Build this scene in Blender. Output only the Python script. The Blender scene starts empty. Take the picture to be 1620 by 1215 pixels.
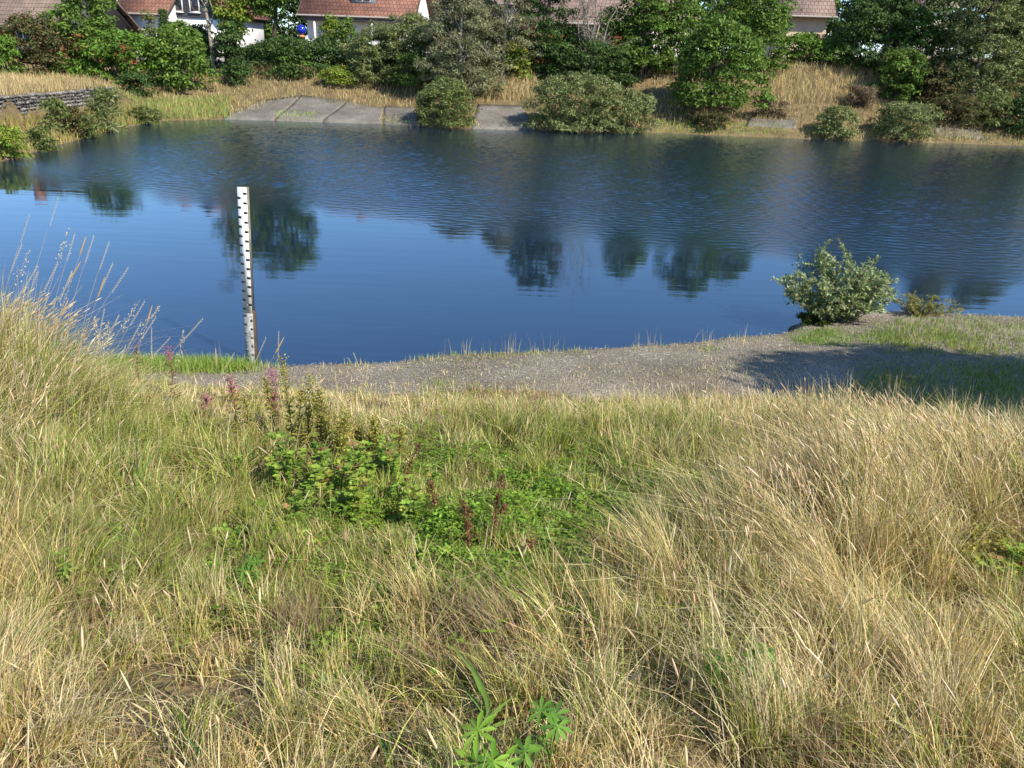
import bpy, math, random
import numpy as np
from mathutils import Matrix, Vector
R = math.radians
sc = bpy.context.scene
C = sc.collection

# ------------------------------------------------------------------ camera, sky, sun
CAM = np.array([0.0, 0.0, 3.27]); TILT = R(22.0); ROLL = R(2.2); FPX = 1270.0
cd = bpy.data.cameras.new("camera"); cam = bpy.data.objects.new("camera", cd); C.objects.link(cam)
cd.lens = 36.0 * FPX / 1620.0; cd.sensor_width = 36.0; cd.clip_start = 0.05; cd.clip_end = 2000
cam.matrix_world = Matrix.Translation(CAM) @ Matrix.Rotation(R(90) - TILT, 4, 'X') @ Matrix.Rotation(ROLL, 4, 'Z')
sc.camera = cam
SUN_EL, SUN_AZ = R(41), R(131)          # azimuth clockwise from +Y
w = bpy.data.worlds.new("World"); sc.world = w; w.use_nodes = True
sky = w.node_tree.nodes.new('ShaderNodeTexSky'); sky.sky_type = 'NISHITA'; sky.sun_disc = False
sky.sun_elevation = SUN_EL; sky.sun_rotation = SUN_AZ; sky.ozone_density = 6.0; sky.altitude = 1200; sky.dust_density = 0.1; sky.air_density = 1.0
w.node_tree.links.new(sky.outputs[0], w.node_tree.nodes['Background'].inputs[0])
w.node_tree.nodes['Background'].inputs[1].default_value = 0.15
ld = bpy.data.lights.new("sun", 'SUN'); lo = bpy.data.objects.new("sun", ld); C.objects.link(lo)
ld.energy = 5.0; ld.angle = R(0.5); ld.color = (1.0, 0.92, 0.78)
SD = Vector((math.sin(SUN_AZ) * math.cos(SUN_EL), math.cos(SUN_AZ) * math.cos(SUN_EL), math.sin(SUN_EL)))
lo.rotation_euler = SD.to_track_quat('Z', 'Y').to_euler(); lo.location = (30, -30, 40)
sc.view_settings.view_transform = 'Standard'; sc.view_settings.look = 'None'
sc.view_settings.exposure = 0.62; sc.view_settings.gamma = 1.0; sc.view_settings.use_curve_mapping = False
sc.cycles.max_bounces = 6; sc.cycles.transparent_max_bounces = 8

# ------------------------------------------------------------------ helpers
rs = np.random.RandomState(11)
def ray(px, py):
    px = np.asarray(px, float); py = np.asarray(py, float)
    a, b = px - 810.0, py - 607.5
    x = a * math.cos(ROLL) + b * math.sin(ROLL); y = -a * math.sin(ROLL) + b * math.cos(ROLL)
    u, v = x / FPX, y / FPX
    return np.stack([u, math.cos(TILT) - v * math.sin(TILT), -math.sin(TILT) - v * math.cos(TILT)], -1)
def P(px, py, z=None, Y=None):
    d = ray(px, py)
    t = (z - CAM[2]) / d[..., 2] if z is not None else Y / d[..., 1]
    return CAM + d * np.asarray(t)[..., None]
def proj(p):                                    # world -> photo pixel, used for zoning of ground cover
    q = np.asarray(p, float) - CAM
    f = q[..., 1] * math.cos(TILT) - q[..., 2] * math.sin(TILT)
    up = q[..., 1] * math.sin(TILT) + q[..., 2] * math.cos(TILT)
    f = np.where(f < 0.05, 0.05, f)
    x, y = q[..., 0] / f * FPX, -up / f * FPX
    return x * math.cos(ROLL) - y * math.sin(ROLL) + 810, x * math.sin(ROLL) + y * math.cos(ROLL) + 607.5
def sst(a, b, x):
    t = np.clip((x - a) / (b - a), 0, 1); return t * t * (3 - 2 * t)
_G = rs.rand(256, 256)
def vn(x, y):
    xi = np.floor(x).astype(int); yi = np.floor(y).astype(int); fx = x - xi; fy = y - yi
    fx = fx * fx * (3 - 2 * fx); fy = fy * fy * (3 - 2 * fy)
    g = lambda i, j: _G[i % 256, j % 256]
    return (g(xi, yi) * (1 - fx) + g(xi + 1, yi) * fx) * (1 - fy) + (g(xi, yi + 1) * (1 - fx) + g(xi + 1, yi + 1) * fx) * fy
def fbm(x, y, s=1.0, o=3):
    r = 0; a = 1; t = 0
    for k in range(o):
        r = r + a * vn(x / s + 17.3 * k, y / s + 5.1 * k); t += a; a *= 0.5; s *= 0.5
    return r / t
def tag(o, label, cat, group=None):
    o['label'] = label; o['category'] = cat
    if group: o['group'] = group
    return o
def kind(o, k, label=None, cat=None):
    o['kind'] = k
    if label: o['label'] = label; o['category'] = cat
    return o
def empty(name, loc=(0, 0, 0), rz=0.0):
    o = bpy.data.objects.new(name, None); C.objects.link(o); o.location = loc; o.rotation_euler = (0, 0, rz)
    o.empty_display_size = 0.2
    return o
def normF(F):
    if isinstance(F, np.ndarray): return [F.astype(np.int32)] if F.size else []
    if len(F) and isinstance(F[0], np.ndarray) and F[0].ndim == 2: return [f.astype(np.int32) for f in F if f.size]
    g = {}
    for f in F: g.setdefault(len(f), []).append(tuple(int(a) for a in f))
    return [np.array(v, np.int32) for v in g.values()]
def nmesh(name, V, F, mat, col=None, parent=None, smooth=False, origin=None):
    V = np.asarray(V, np.float32).reshape(-1, 3)
    if origin is not None: V = V - np.asarray(origin, np.float32)
    me = bpy.data.meshes.new(name)
    F = normF(F)
    me.vertices.add(len(V)); me.vertices.foreach_set('co', V.ravel())
    nl = sum(f.size for f in F); nf = sum(len(f) for f in F)
    me.loops.add(nl); me.loops.foreach_set('vertex_index', np.concatenate([f.ravel() for f in F]))
    me.polygons.add(nf)
    tot = np.concatenate([np.full(len(f), f.shape[1], np.int32) for f in F])
    st = np.concatenate([[0], np.cumsum(tot)[:-1]]).astype(np.int32)
    me.polygons.foreach_set('loop_start', st)
    if smooth: me.polygons.foreach_set('use_smooth', np.ones(nf, bool))
    if col is not None:
        c = np.ones((len(V), 4), np.float32); c[:, :3] = col
        at = me.color_attributes.new('Col', 'FLOAT_COLOR', 'POINT'); at.data.foreach_set('color', c.ravel())
    me.materials.append(mat)
    me.update(calc_edges=True); me.validate()
    o = bpy.data.objects.new(name, me); C.objects.link(o)
    if parent is not None: o.parent = parent
    return o
class MB:                                        # collects (V, F, col) chunks
    def __init__(s): s.V = []; s.F = {}; s.c = []; s.n = 0
    def add(s, V, F, col=(1, 1, 1)):
        V = np.asarray(V, np.float32).reshape(-1, 3); 
        for f in normF(F):
            s.F.setdefault(f.shape[1], []).append(f + s.n)
        c = np.empty((len(V), 3), np.float32); c[:] = col
        s.V.append(V); s.c.append(c); s.n += len(V); return s
    def box(s, x0, x1, y0, y1, z0, z1, col=(1, 1, 1)):
        v = [(x, y, z) for x in (x0, x1) for y in (y0, y1) for z in (z0, z1)]
        return s.add(v, [(0, 1, 3, 2), (4, 6, 7, 5), (0, 4, 5, 1), (2, 3, 7, 6), (0, 2, 6, 4), (1, 5, 7, 3)], col)
    def build(s, name, mat, parent=None, smooth=False, origin=None):
        return nmesh(name, np.concatenate(s.V), [np.concatenate(f) for f in s.F.values()], mat, np.concatenate(s.c), parent, smooth, origin)
def unit(v): return v / (np.linalg.norm(v, axis=-1, keepdims=True) + 1e-9)
def tubes(Pt, Rd, sides=4):                      # Pt (N,K,3), Rd (N,K)
    Pt = np.asarray(Pt, float); Rd = np.asarray(Rd, float); N, K, _ = Pt.shape
    T = unit(np.gradient(Pt, axis=1)); ref = np.where(np.abs(T[..., 2:3]) > 0.9, [1.0, 0, 0], [0, 0, 1.0])
    A = unit(np.cross(T, ref)); B = np.cross(T, A)
    th = np.arange(sides) * 2 * np.pi / sides
    V = Pt[:, :, None] + Rd[:, :, None, None] * (A[:, :, None] * np.cos(th)[:, None] + B[:, :, None] * np.sin(th)[:, None])
    idx = np.arange(N * K * sides).reshape(N, K, sides); n = np.roll(idx, -1, 2)
    F = np.stack([idx[:, :-1], n[:, :-1], n[:, 1:], idx[:, 1:]], -1).reshape(-1, 4)
    return V.reshape(-1, 3), F, K * sides
def blades(base, h, wd, az, lean, lz=None, segs=3, prof=None):
    # base (N,3); lean (N,2) tip displacement; returns V,F,per
    N = len(base); t = np.linspace(0, 1, segs + 1)
    L = np.concatenate([lean, np.zeros((N, 1))], 1)
    drop = np.clip(np.hypot(lean[:, 0], lean[:, 1]) / (h + 1e-6), 0, 1.5)
    zz = h[:, None] * (t * (1 - 0.32 * np.minimum(drop, 1.4)[:, None] * t * t))
    p = base[:, None] + L[:, None] * (t ** 1.8)[None, :, None]; p[..., 2] += zz
    wv = np.stack([np.cos(az), np.sin(az), np.zeros(N)], -1)
    pr = (1 - 0.88 * t ** 1.6) if prof is None else prof
    off = wv[:, None] * (wd[:, None] * pr[None])[..., None] * 0.5
    V = np.stack([p - off, p + off], 2)
    idx = np.arange(N * (segs + 1) * 2).reshape(N, segs + 1, 2)
    F = np.stack([idx[:, :-1, 0], idx[:, :-1, 1], idx[:, 1:, 1], idx[:, 1:, 0]], -1).reshape(-1, 4)
    return V.reshape(-1, 3), F, (segs + 1) * 2
def leaves(c, d, n, L, W):                        # rhombic folded leaf: centre-base c, direction d, normal n
    d = unit(d); s = unit(np.cross(d, n)); n = np.cross(s, d)
    L = L[:, None]; W = W[:, None]
    V = np.stack([c, c + d * L * .45 + s * W * .5 + n * W * .18, c + d * L, c + d * L * .45 - s * W * .5 + n * W * .18], 1)
    i = np.arange(len(c) * 4).reshape(-1, 4)
    F = np.concatenate([i[:, [0, 1, 2]], i[:, [0, 2, 3]]])
    return V.reshape(-1, 3), F, 4
def pick(cols, n, jit=0.12, r=None, wts=None):
    r = r or rs; cols = np.asarray(cols, float)
    k = r.choice(len(cols), n, p=None if wts is None else np.asarray(wts) / np.sum(wts))
    return np.clip(cols[k] * (1 + jit * r.randn(n, 1)) * (1 + 0.05 * r.randn(n, 3)), 0.005, 1)

# ------------------------------------------------------------------ materials
def newmat(name):
    m = bpy.data.materials.new(name); m.use_nodes = True; nt = m.node_tree
    return m, nt, nt.nodes['Principled BSDF'], nt.links.new
def nd(nt, t, **kw):
    n = nt.nodes.new(t)
    for k, v in kw.items():
        if k in n.inputs.keys(): n.inputs[k].default_value = v
        else: setattr(n, k, v)
    return n
def m_col(name, rough=0.6, trans=0.0, spec=0.3, noise=0.0, nscale=8.0, bump=0.0):
    m, nt, b, L = newmat(name)
    a = nd(nt, 'ShaderNodeAttribute', attribute_name='Col'); out = a.outputs['Color']
    if noise:
        tc = nd(nt, 'ShaderNodeTexCoord'); n = nd(nt, 'ShaderNodeTexNoise', Scale=nscale, Detail=6.0)
        L(tc.outputs['Object'], n.inputs['Vector'])
        mr = nd(nt, 'ShaderNodeMapRange'); mr.inputs[3].default_value = 1 - noise; mr.inputs[4].default_value = 1 + noise
        mr.inputs[1].default_value = .3; mr.inputs[2].default_value = .7
        L(n.outputs[0], mr.inputs[0]); v = nd(nt, 'ShaderNodeVectorMath', operation='SCALE'); L(out, v.inputs[0]); L(mr.outputs[0], v.inputs['Scale']); out = v.outputs[0]
        if bump:
            bp = nd(nt, 'ShaderNodeBump', Strength=bump, Distance=0.02); L(n.outputs[0], bp.inputs['Height']); L(bp.outputs[0], b.inputs['Normal'])
    L(out, b.inputs['Base Color']); b.inputs['Roughness'].default_value = rough; b.inputs['Specular IOR Level'].default_value = spec
    if trans:
        t = nd(nt, 'ShaderNodeBsdfTranslucent'); L(out, t.inputs['Color']); mx = nd(nt, 'ShaderNodeMixShader'); mx.inputs[0].default_value = trans
        L(b.outputs[0], mx.inputs[1]); L(t.outputs[0], mx.inputs[2]); L(mx.outputs[0], nt.nodes['Material Output'].inputs[0])
    return m
M_leaf = m_col('leaf', .6, .42, .2)
M_grass = m_col('grass_blade', .55, .25, .3)
M_bark = m_col('bark', .9, 0, .1, .45, 6, .6)
M_paint = m_col('painted', .5, 0, .4, .08, 5)
M_wall = m_col('render_wall', .85, 0, .2, .08, 3, .2)
M_stone = m_col('dry_stone', .9, 0, .15, .45, 7, .8)
M_plain = m_col('plain', .7, 0, .3)
def m_glass():
    m, nt, b, L = newmat('window_glass'); b.inputs['Base Color'].default_value = (.02, .025, .03, 1); b.inputs['Roughness'].default_value = .06
    b.inputs['Specular IOR Level'].default_value = .8; return m
M_glass = m_glass()
def m_tile(name, c1, c2, sx=3.3, sy=.34):
    m, nt, b, L = newmat(name)
    tc = nd(nt, 'ShaderNodeTexCoord'); mp = nd(nt, 'ShaderNodeMapping'); L(tc.outputs['UV'], mp.inputs[0])
    br = nd(nt, 'ShaderNodeTexBrick', Scale=1.0); br.inputs['Brick Width'].default_value = .3; br.inputs['Row Height'].default_value = sy
    br.inputs['Mortar Size'].default_value = .018; br.inputs['Color1'].default_value = (*c1, 1); br.inputs['Color2'].default_value = (*c2, 1)
    br.inputs['Mortar'].default_value = (c1[0] * .3, c1[1] * .3, c1[2] * .3, 1); L(mp.outputs[0], br.inputs['Vector'])
    n = nd(nt, 'ShaderNodeTexNoise', Scale=.9, Detail=6.0); L(tc.outputs['Object'], n.inputs['Vector'])
    mr = nd(nt, 'ShaderNodeMapRange'); mr.inputs[1].default_value = .3; mr.inputs[2].default_value = .7; mr.inputs[3].default_value = .72; mr.inputs[4].default_value = 1.2; L(n.outputs[0], mr.inputs[0])
    v = nd(nt, 'ShaderNodeVectorMath', operation='SCALE'); L(br.outputs[0], v.inputs[0]); L(mr.outputs[0], v.inputs['Scale']); L(v.outputs[0], b.inputs['Base Color'])
    bp = nd(nt, 'ShaderNodeBump', Strength=.7, Distance=.03); L(br.outputs['Fac'], bp.inputs['Height']); bp.invert = True; L(bp.outputs[0], b.inputs['Normal'])
    b.inputs['Roughness'].default_value = .75; b.inputs['Specular IOR Level'].default_value = .25
    return m
M_tile_red = m_tile('clay_tile', (.25, .12, .085), (.19, .09, .065))
M_tile_grey = m_tile('weathered_tile', (.27, .19, .16), (.21, .15, .125))
M_tile_brown = m_tile('concrete_tile', (.25, .18, .145), (.2, .145, .12))
M_brick = m_tile('red_brick', (.42, .13, .06), (.34, .10, .05), sy=.08)
def m_ground(name, cols, scale=1.5, fine=40.0, bump=.5, wet=False):
    m, nt, b, L = newmat(name)
    g = nd(nt, 'ShaderNodeNewGeometry'); n = nd(nt, 'ShaderNodeTexNoise', Scale=scale, Detail=8.0, Roughness=.65); L(g.outputs['Position'], n.inputs['Vector'])
    cr = nd(nt, 'ShaderNodeValToRGB'); L(n.outputs[0], cr.inputs[0]); e = cr.color_ramp.elements
    e[0].position = .32; e[0].color = (*cols[0], 1); e[1].position = .68; e[1].color = (*cols[-1], 1)
    if len(cols) > 2: k = e.new(.5); k.color = (*cols[1], 1)
    n2 = nd(nt, 'ShaderNodeTexVoronoi', Scale=fine); L(g.outputs['Position'], n2.inputs['Vector'])
    mr = nd(nt, 'ShaderNodeMapRange'); mr.inputs[3].default_value = .62; mr.inputs[4].default_value = 1.35
    sp = nd(nt, 'ShaderNodeSeparateColor'); L(n2.outputs['Color'], sp.inputs[0]); L(sp.outputs[0], mr.inputs[0])
    v = nd(nt, 'ShaderNodeVectorMath', operation='SCALE'); L(cr.outputs[0], v.inputs[0]); L(mr.outputs[0], v.inputs['Scale']); out = v.outputs[0]
    if wet:                                       # damp gravel just above the waterline
        sz_ = nd(nt, 'ShaderNodeSeparateXYZ'); L(g.outputs['Position'], sz_.inputs[0]); wm = nd(nt, 'ShaderNodeMapRange'); wm.inputs[1].default_value = .02; wm.inputs[2].default_value = .13; wm.inputs[3].default_value = .4; wm.inputs[4].default_value = 1.0
        L(sz_.outputs[2], wm.inputs[0]); v2 = nd(nt, 'ShaderNodeVectorMath', operation='SCALE'); L(out, v2.inputs[0]); L(wm.outputs[0], v2.inputs['Scale']); out = v2.outputs[0]
    L(out, b.inputs['Base Color'])
    bp = nd(nt, 'ShaderNodeBump', Strength=bump, Distance=.02); L(n2.outputs['Distance'], bp.inputs['Height']); L(bp.outputs[0], b.inputs['Normal'])
    b.inputs['Roughness'].default_value = .92; b.inputs['Specular IOR Level'].default_value = .15
    return m
M_ground = m_ground('meadow_soil', [(.10, .075, .04), (.17, .125, .065), (.24, .18, .09)], 1.6, 45)
M_gravel = m_ground('gravel', [(.18, .152, .112), (.25, .218, .165), (.33, .288, .22)], 1.0, 75, .7, True)
M_slab = m_ground('weathered_concrete', [(.12, .108, .09), (.165, .152, .13), (.21, .195, .17)], .9, 30, .25)

# ------------------------------------------------------------------ pond outline and terrain
def far_edge(px, py): return P(px, py, z=0.0)[:2]
def near_edge(px, py):
    p = P(px, py, z=0.14)[:2]; return p * (1 + .12 / np.linalg.norm(p))
near = [near_edge(*q) for q in [(60, 572), (200, 569), (330, 570), (450, 573), (540, 570), (620, 566), (720, 556), (850, 551), (950, 546), (1050, 540), (1150, 528), (1215, 523), (1246, 517), (1250, 505), (1300, 490), (1420, 487), (1530, 493), (1640, 497), (1750, 508)]]
far = [far_edge(*q) for q in [(1760, 234), (1620, 231), (1480, 226), (1340, 222), (1200, 217), (1040, 210), (930, 209), (850, 206), (750, 204), (650, 200), (600, 196), (500, 193), (400, 190), (350, 189), (260, 191), (205, 200), (180, 206), (120, 222), (60, 239), (0, 256), (-60, 275)]]
POND = np.array([(-16, 9.6)] + near + [(22, 15), (42, 22), (48, 33)] + far + [(-26, 17), (-24, 11)])
def sdf(x, y):                                   # + on land, - in the water
    x = np.asarray(x, float); y = np.asarray(y, float); d2 = np.full(x.shape, 1e18); ins = np.zeros(x.shape, bool)
    for i in range(len(POND)):
        ax, ay = POND[i]; bx, by = POND[(i + 1) % len(POND)]
        ex, ey = bx - ax, by - ay; t = np.clip(((x - ax) * ex + (y - ay) * ey) / (ex * ex + ey * ey), 0, 1)
        d2 = np.minimum(d2, (x - ax - t * ex) ** 2 + (y - ay - t * ey) ** 2)
        c = ((ay > y) != (by > y)) & (x < (bx - ax) * (y - ay) / (by - ay + 1e-12) + ax); ins ^= c
    return np.sqrt(d2) * np.where(ins, -1, 1)
WALL = np.array([P(-260, 180, Y=22)[:2], P(-60, 162, z=1.36)[:2], P(0, 155, z=1.38)[:2], P(60, 149, z=1.38)[:2], P(130, 142, z=1.4)[:2], P(178, 138, z=1.42)[:2]])
def wall_side(x, y):                             # + behind the wall (away from the pond)
    best = np.full(np.shape(x), 1e9); s = np.zeros(np.shape(x)); d = WALL[1:] - WALL[:-1]
    for i in range(len(d)):
        ax, ay = WALL[i]; ex, ey = d[i]; l = math.hypot(ex, ey); t = np.clip(((x - ax) * ex + (y - ay) * ey) / l / l, 0, 1)
        dd = np.hypot(x - ax - t * ex, y - ay - t * ey); sg = (ex * (y - ay) - ey * (x - ax)) / l
        m = dd < best; best = np.where(m, dd, best); s = np.where(m, sg, s)
    return s
WY = WALL[-1][1]
XP = [-9, -4, -1, 1.2, 2.7, 3.5, 5, 7, 12]; YP = [7.3, 7.2, 7.1, 7.2, 7.4, 6.9, 6.0, 5.4, 4.8]
def T(x, y):
    x = np.asarray(x, float); y = np.asarray(y, float); s = sdf(x, y); sp = np.maximum(s, 0)
    zn = .13 * sst(0, .22, s) + .17 * sst(.2, 1.6, s) + .03 * (fbm(x, y, .7) - .5)
    sl = np.maximum(np.interp(x, XP, YP) - y, 0)
    zn = zn + .245 * np.minimum(sl, 7) * sst(0, .8, sl) + .34 * np.exp(-((x + 4.3) ** 2 / 1.3 + (y - 5.0) ** 2 / 1.8)) + .16 * np.exp(-((x - 2.6) ** 2 / 1.2 + (y - 3.0) ** 2 / 1.0))
    zn = zn + .10 * (fbm(x + 9, y, 1.1) - .5) * sst(.2, 1.2, sl)
    sc_ = np.clip(1 + .021 * x, .55, 1.5)
    zf = (.10 * sst(0, .5, s) + .21 * np.minimum(sp, 4.2) + (2.75 - .98) * sst(3.5, 9.5, s)) * sc_ + .012 * np.maximum(s - 9, 0) + .22 * (fbm(x, y, 4.0) - .5) * sst(.3, 3, s)
    ws = wall_side(x, y); zw = np.where(ws > 0, 1.40 + .03 * np.clip(ws, 0, 25), np.minimum(.05 + .24 * sp, .9) + .1 * (fbm(x, y, 2.) - .5))
    k = (1 - sst(WY - .5, WY + 4, y)) * (1 - sst(-14, -11, x)) * sst(15, 19, y)
    zf = zf * (1 - k) + zw * k
    m = sst(13, 19, y) * 1.0
    z = zn * (1 - m) + zf * m
    return np.where(s < 0, np.maximum(-1.2, .5 * s), z)
def ground_hit(px, py, dz=0.0):
    d = ray(px, py); t = np.linspace(.5, 120, 6000) if d[1] > 0 else None
    p = CAM + d * t[:, None]; h = p[:, 2] - T(p[:, 0], p[:, 1]) - dz; k = np.argmax(h < 0)
    if not (h < 0).any(): k = len(t) - 1
    return np.array([p[k, 0], p[k, 1], float(T(p[k, 0], p[k, 1]))])

def axis(a, b, step, lo_, hi):
    mid = list(np.arange(a, b + 1e-6, step)); out = mid[:]; s = step; v = b
    while v < hi: s *= 1.07; s = min(s, 6); v += s; out.append(v)
    s = step; v = a; pre = []
    while v > lo_: s *= 1.07; s = min(s, 6); v -= s; pre.append(v)
    return np.array(pre[::-1] + out)
gx = axis(-6, 7.5, .09, -90, 90); gy = axis(0, 12.5, .09, -25, 160)
# refine the far bank
gy = np.unique(np.concatenate([gy[gy < 20], np.arange(20, 62, .35), gy[gy > 62]]))
gx = np.unique(np.concatenate([gx[np.abs(gx) < 12], np.arange(-40, -12, .4), np.arange(12, 40, .4), gx[np.abs(gx) > 40]]))
X, Y = np.meshgrid(gx, gy); Z = T(X, Y); S = sdf(X, Y)
V = np.stack([X, Y, Z], -1).reshape(-1, 3); idx = np.arange(X.size).reshape(X.shape)
Fq = np.stack([idx[:-1, :-1], idx[:-1, 1:], idx[1:, 1:], idx[1:, :-1]], -1).reshape(-1, 4)
cx = V[Fq].mean(1); cs = sdf(cx[:, 0], cx[:, 1]); jit = .35 * (fbm(cx[:, 0], cx[:, 1], .9) - .5)
def is_path(x, y):
    j = .5 * (fbm(x, y, .8) - .5); return (y < 14) & (sdf(x, y) > -.3) & (y > np.interp(x, XP, YP) + j - .05) & (x > -6)
pm = is_path(cx[:, 0], cx[:, 1])
def sub(F):
    u, inv = np.unique(F, return_inverse=True); return V[u], inv.reshape(F.shape)
v_, f_ = sub(Fq[~pm]); kind(nmesh('ground', v_, f_, M_ground, smooth=True), 'structure')
v_, f_ = sub(Fq[pm]); kind(nmesh('gravel_path', v_, f_, M_gravel, smooth=True), 'structure')

# water
def m_water():
    m, nt, b, L = newmat('pond_water')
    g = nd(nt, 'ShaderNodeNewGeometry'); sx = nd(nt, 'ShaderNodeSeparateXYZ'); L(g.outputs['Position'], sx.inputs[0])
    # wind-ruffled area: everything beyond a line across the pond
    ad = nd(nt, 'ShaderNodeMath', operation='MULTIPLY_ADD'); ad.inputs[1].default_value = .35; L(sx.outputs[0], ad.inputs[0]); L(sx.outputs[1], ad.inputs[2])
    nb = nd(nt, 'ShaderNodeTexNoise', Scale=.2, Detail=3.0); L(g.outputs['Position'], nb.inputs['Vector'])
    a2 = nd(nt, 'ShaderNodeMath', operation='MULTIPLY_ADD'); a2.inputs[1].default_value = 4.0; L(nb.outputs[0], a2.inputs[0]); L(ad.outputs[0], a2.inputs[2])
    mr = nd(nt, 'ShaderNodeMapRange', interpolation_type='SMOOTHSTEP'); mr.inputs[1].default_value = 17; mr.inputs[2].default_value = 22.5; mr.inputs[3].default_value = .03; mr.inputs[4].default_value = 1.0
    L(a2.outputs[0], mr.inputs[0])
    n1 = nd(nt, 'ShaderNodeTexNoise', Scale=7.0, Detail=6.0, Roughness=.68); mp = nd(nt, 'ShaderNodeMapping'); mp.inputs['Scale'].default_value = (1.0, .8, 1); mp.inputs['Rotation'].default_value = (0, 0, R(-9))
    L(g.outputs['Position'], mp.inputs[0]); L(mp.outputs[0], n1.inputs['Vector'])
    bp = nd(nt, 'ShaderNodeBump', Distance=.05); L(n1.outputs[0], bp.inputs['Height'])
    ms = nd(nt, 'ShaderNodeMath', operation='MULTIPLY'); ms.inputs[1].default_value = .25; L(mr.outputs[0], ms.inputs[0]); L(ms.outputs[0], bp.inputs['Strength'])
    mp2 = nd(nt, 'ShaderNodeMapping'); mp2.inputs['Scale'].default_value = (.12, 1.3, 1); mp2.inputs['Rotation'].default_value = (0, 0, R(-3)); L(g.outputs['Position'], mp2.inputs[0])
    n2 = nd(nt, 'ShaderNodeTexNoise', Scale=2.0, Detail=3.0); L(mp2.outputs[0], n2.inputs['Vector'])
    b2 = nd(nt, 'ShaderNodeBump', Distance=.05, Strength=.045); L(n2.outputs[0], b2.inputs['Height']); L(b2.outputs[0], bp.inputs['Normal'])
    gl = nd(nt, 'ShaderNodeBsdfGlossy', Roughness=.012); gl.inputs['Color'].default_value = (.86, .965, 1.0, 1); df = nd(nt, 'ShaderNodeBsdfDiffuse'); df.inputs['Color'].default_value = (.007, .016, .036, 1)
    fr = nd(nt, 'ShaderNodeFresnel', IOR=2.0); mx = nd(nt, 'ShaderNodeMixShader')
    rg = nd(nt, 'ShaderNodeMapRange'); rg.inputs[3].default_value = .01; rg.inputs[4].default_value = .04; L(mr.outputs[0], rg.inputs[0]); L(rg.outputs[0], gl.inputs['Roughness'])
    for t in (gl, fr): L(bp.outputs[0], t.inputs['Normal'])
    L(fr.outputs[0], mx.inputs[0]); L(df.outputs[0], mx.inputs[1]); L(gl.outputs[0], mx.inputs[2]); L(mx.outputs[0], nt.nodes['Material Output'].inputs[0]); nt.nodes.remove(b)
    return m
def ripples(x, y):
    """wind ripples as real wave heights, fading out towards the calm near half and the sheltered far shore"""
    m = sst(15.2, 20.0, y + .35 * x + 3.0 * (fbm(x, y, 7.0) - .5)) * (.3 + .7 * sst(.5, 5.5, -sdf(x, y))) * (.65 + .7 * fbm(x + 31, y, 5.0))
    rw = np.random.RandomState(4); z = np.zeros_like(x); n = 60
    for i in range(n):
        lam = .15 * (2.5 ** rw.rand()); th = R(258) + rw.randn() * .85; k = 2 * math.pi / lam; sl = RIP * math.sqrt(2.0 / n)
        z += sl / k * np.sin(k * (x * math.cos(th) + y * math.sin(th)) + rw.uniform(0, 6.28) + 1.2 * fbm(x, y, 2.2, 2))
    return z * m
RIP = .075
wx_ = np.concatenate([[-60, -45], np.arange(-32, 32, .058), [45, 60]]); wy_ = np.concatenate([[-2, 4, 9], np.arange(12.5, 49, .052), [56, 62]])
WX, WYY = np.meshgrid(wx_, wy_); WZ = np.zeros_like(WX); mk_ = (np.abs(WX) < .68 * WYY + 1.5) & (WYY > 12.5) & (WYY < 48.9); WZ[mk_] = ripples(WX[mk_], WYY[mk_])
ix_ = np.arange(WX.size).reshape(WX.shape); kind(nmesh('pond_water', np.stack([WX, WYY, WZ], -1).reshape(-1, 3), np.stack([ix_[:-1, :-1], ix_[:-1, 1:], ix_[1:, 1:], ix_[1:, :-1]], -1).reshape(-1, 4), m_water(), smooth=True), 'structure')

# ------------------------------------------------------------------ trees and shrubs
PAL = {
 'green': ([(.07, .12, .02), (.095, .155, .028), (.05, .09, .02), (.13, .19, .035)], [4, 4, 3, 1]),
 'dark': ([(.035, .065, .018), (.05, .088, .025), (.07, .11, .03)], [3, 3, 1]),
 'fresh': ([(.08, .145, .02), (.11, .19, .03), (.06, .11, .02)], [3, 3, 2]),
 'yellow': ([(.16, .2, .025), (.1, .16, .025), (.2, .2, .04)], [3, 3, 1]),
 'willow': ([(.135, .155, .058), (.105, .125, .043), (.185, .205, .09), (.08, .095, .03)], [3, 3, 2, 2]),
 'grey': ([(.15, .152, .08), (.115, .125, .06), (.19, .185, .11), (.085, .1, .045)], [3, 3, 2, 1]),
 'olive': ([(.10, .12, .035), (.075, .1, .03), (.14, .15, .05)], [3, 3, 1]),
 'bronze': ([(.09, .07, .03), (.06, .075, .025), (.13, .085, .04), (.045, .06, .02)], [3, 3, 1, 2]),
 'brown': ([(.13, .09, .055), (.09, .07, .045), (.17, .13, .08)], [1, 1, 1]),
 'yellowish': ([(.3, .31, .08), (.38, .36, .12), (.22, .24, .06)], [1, 1, 1]),
 'silverleaf': ([(.36, .43, .20), (.27, .34, .14), (.46, .52, .31), (.18, .24, .09)], [4, 3, 2, 2]),
}
BARK = {'green': (.13, .105, .08), 'pale': (.30, .26, .21), 'dark': (.07, .055, .045)}
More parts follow.
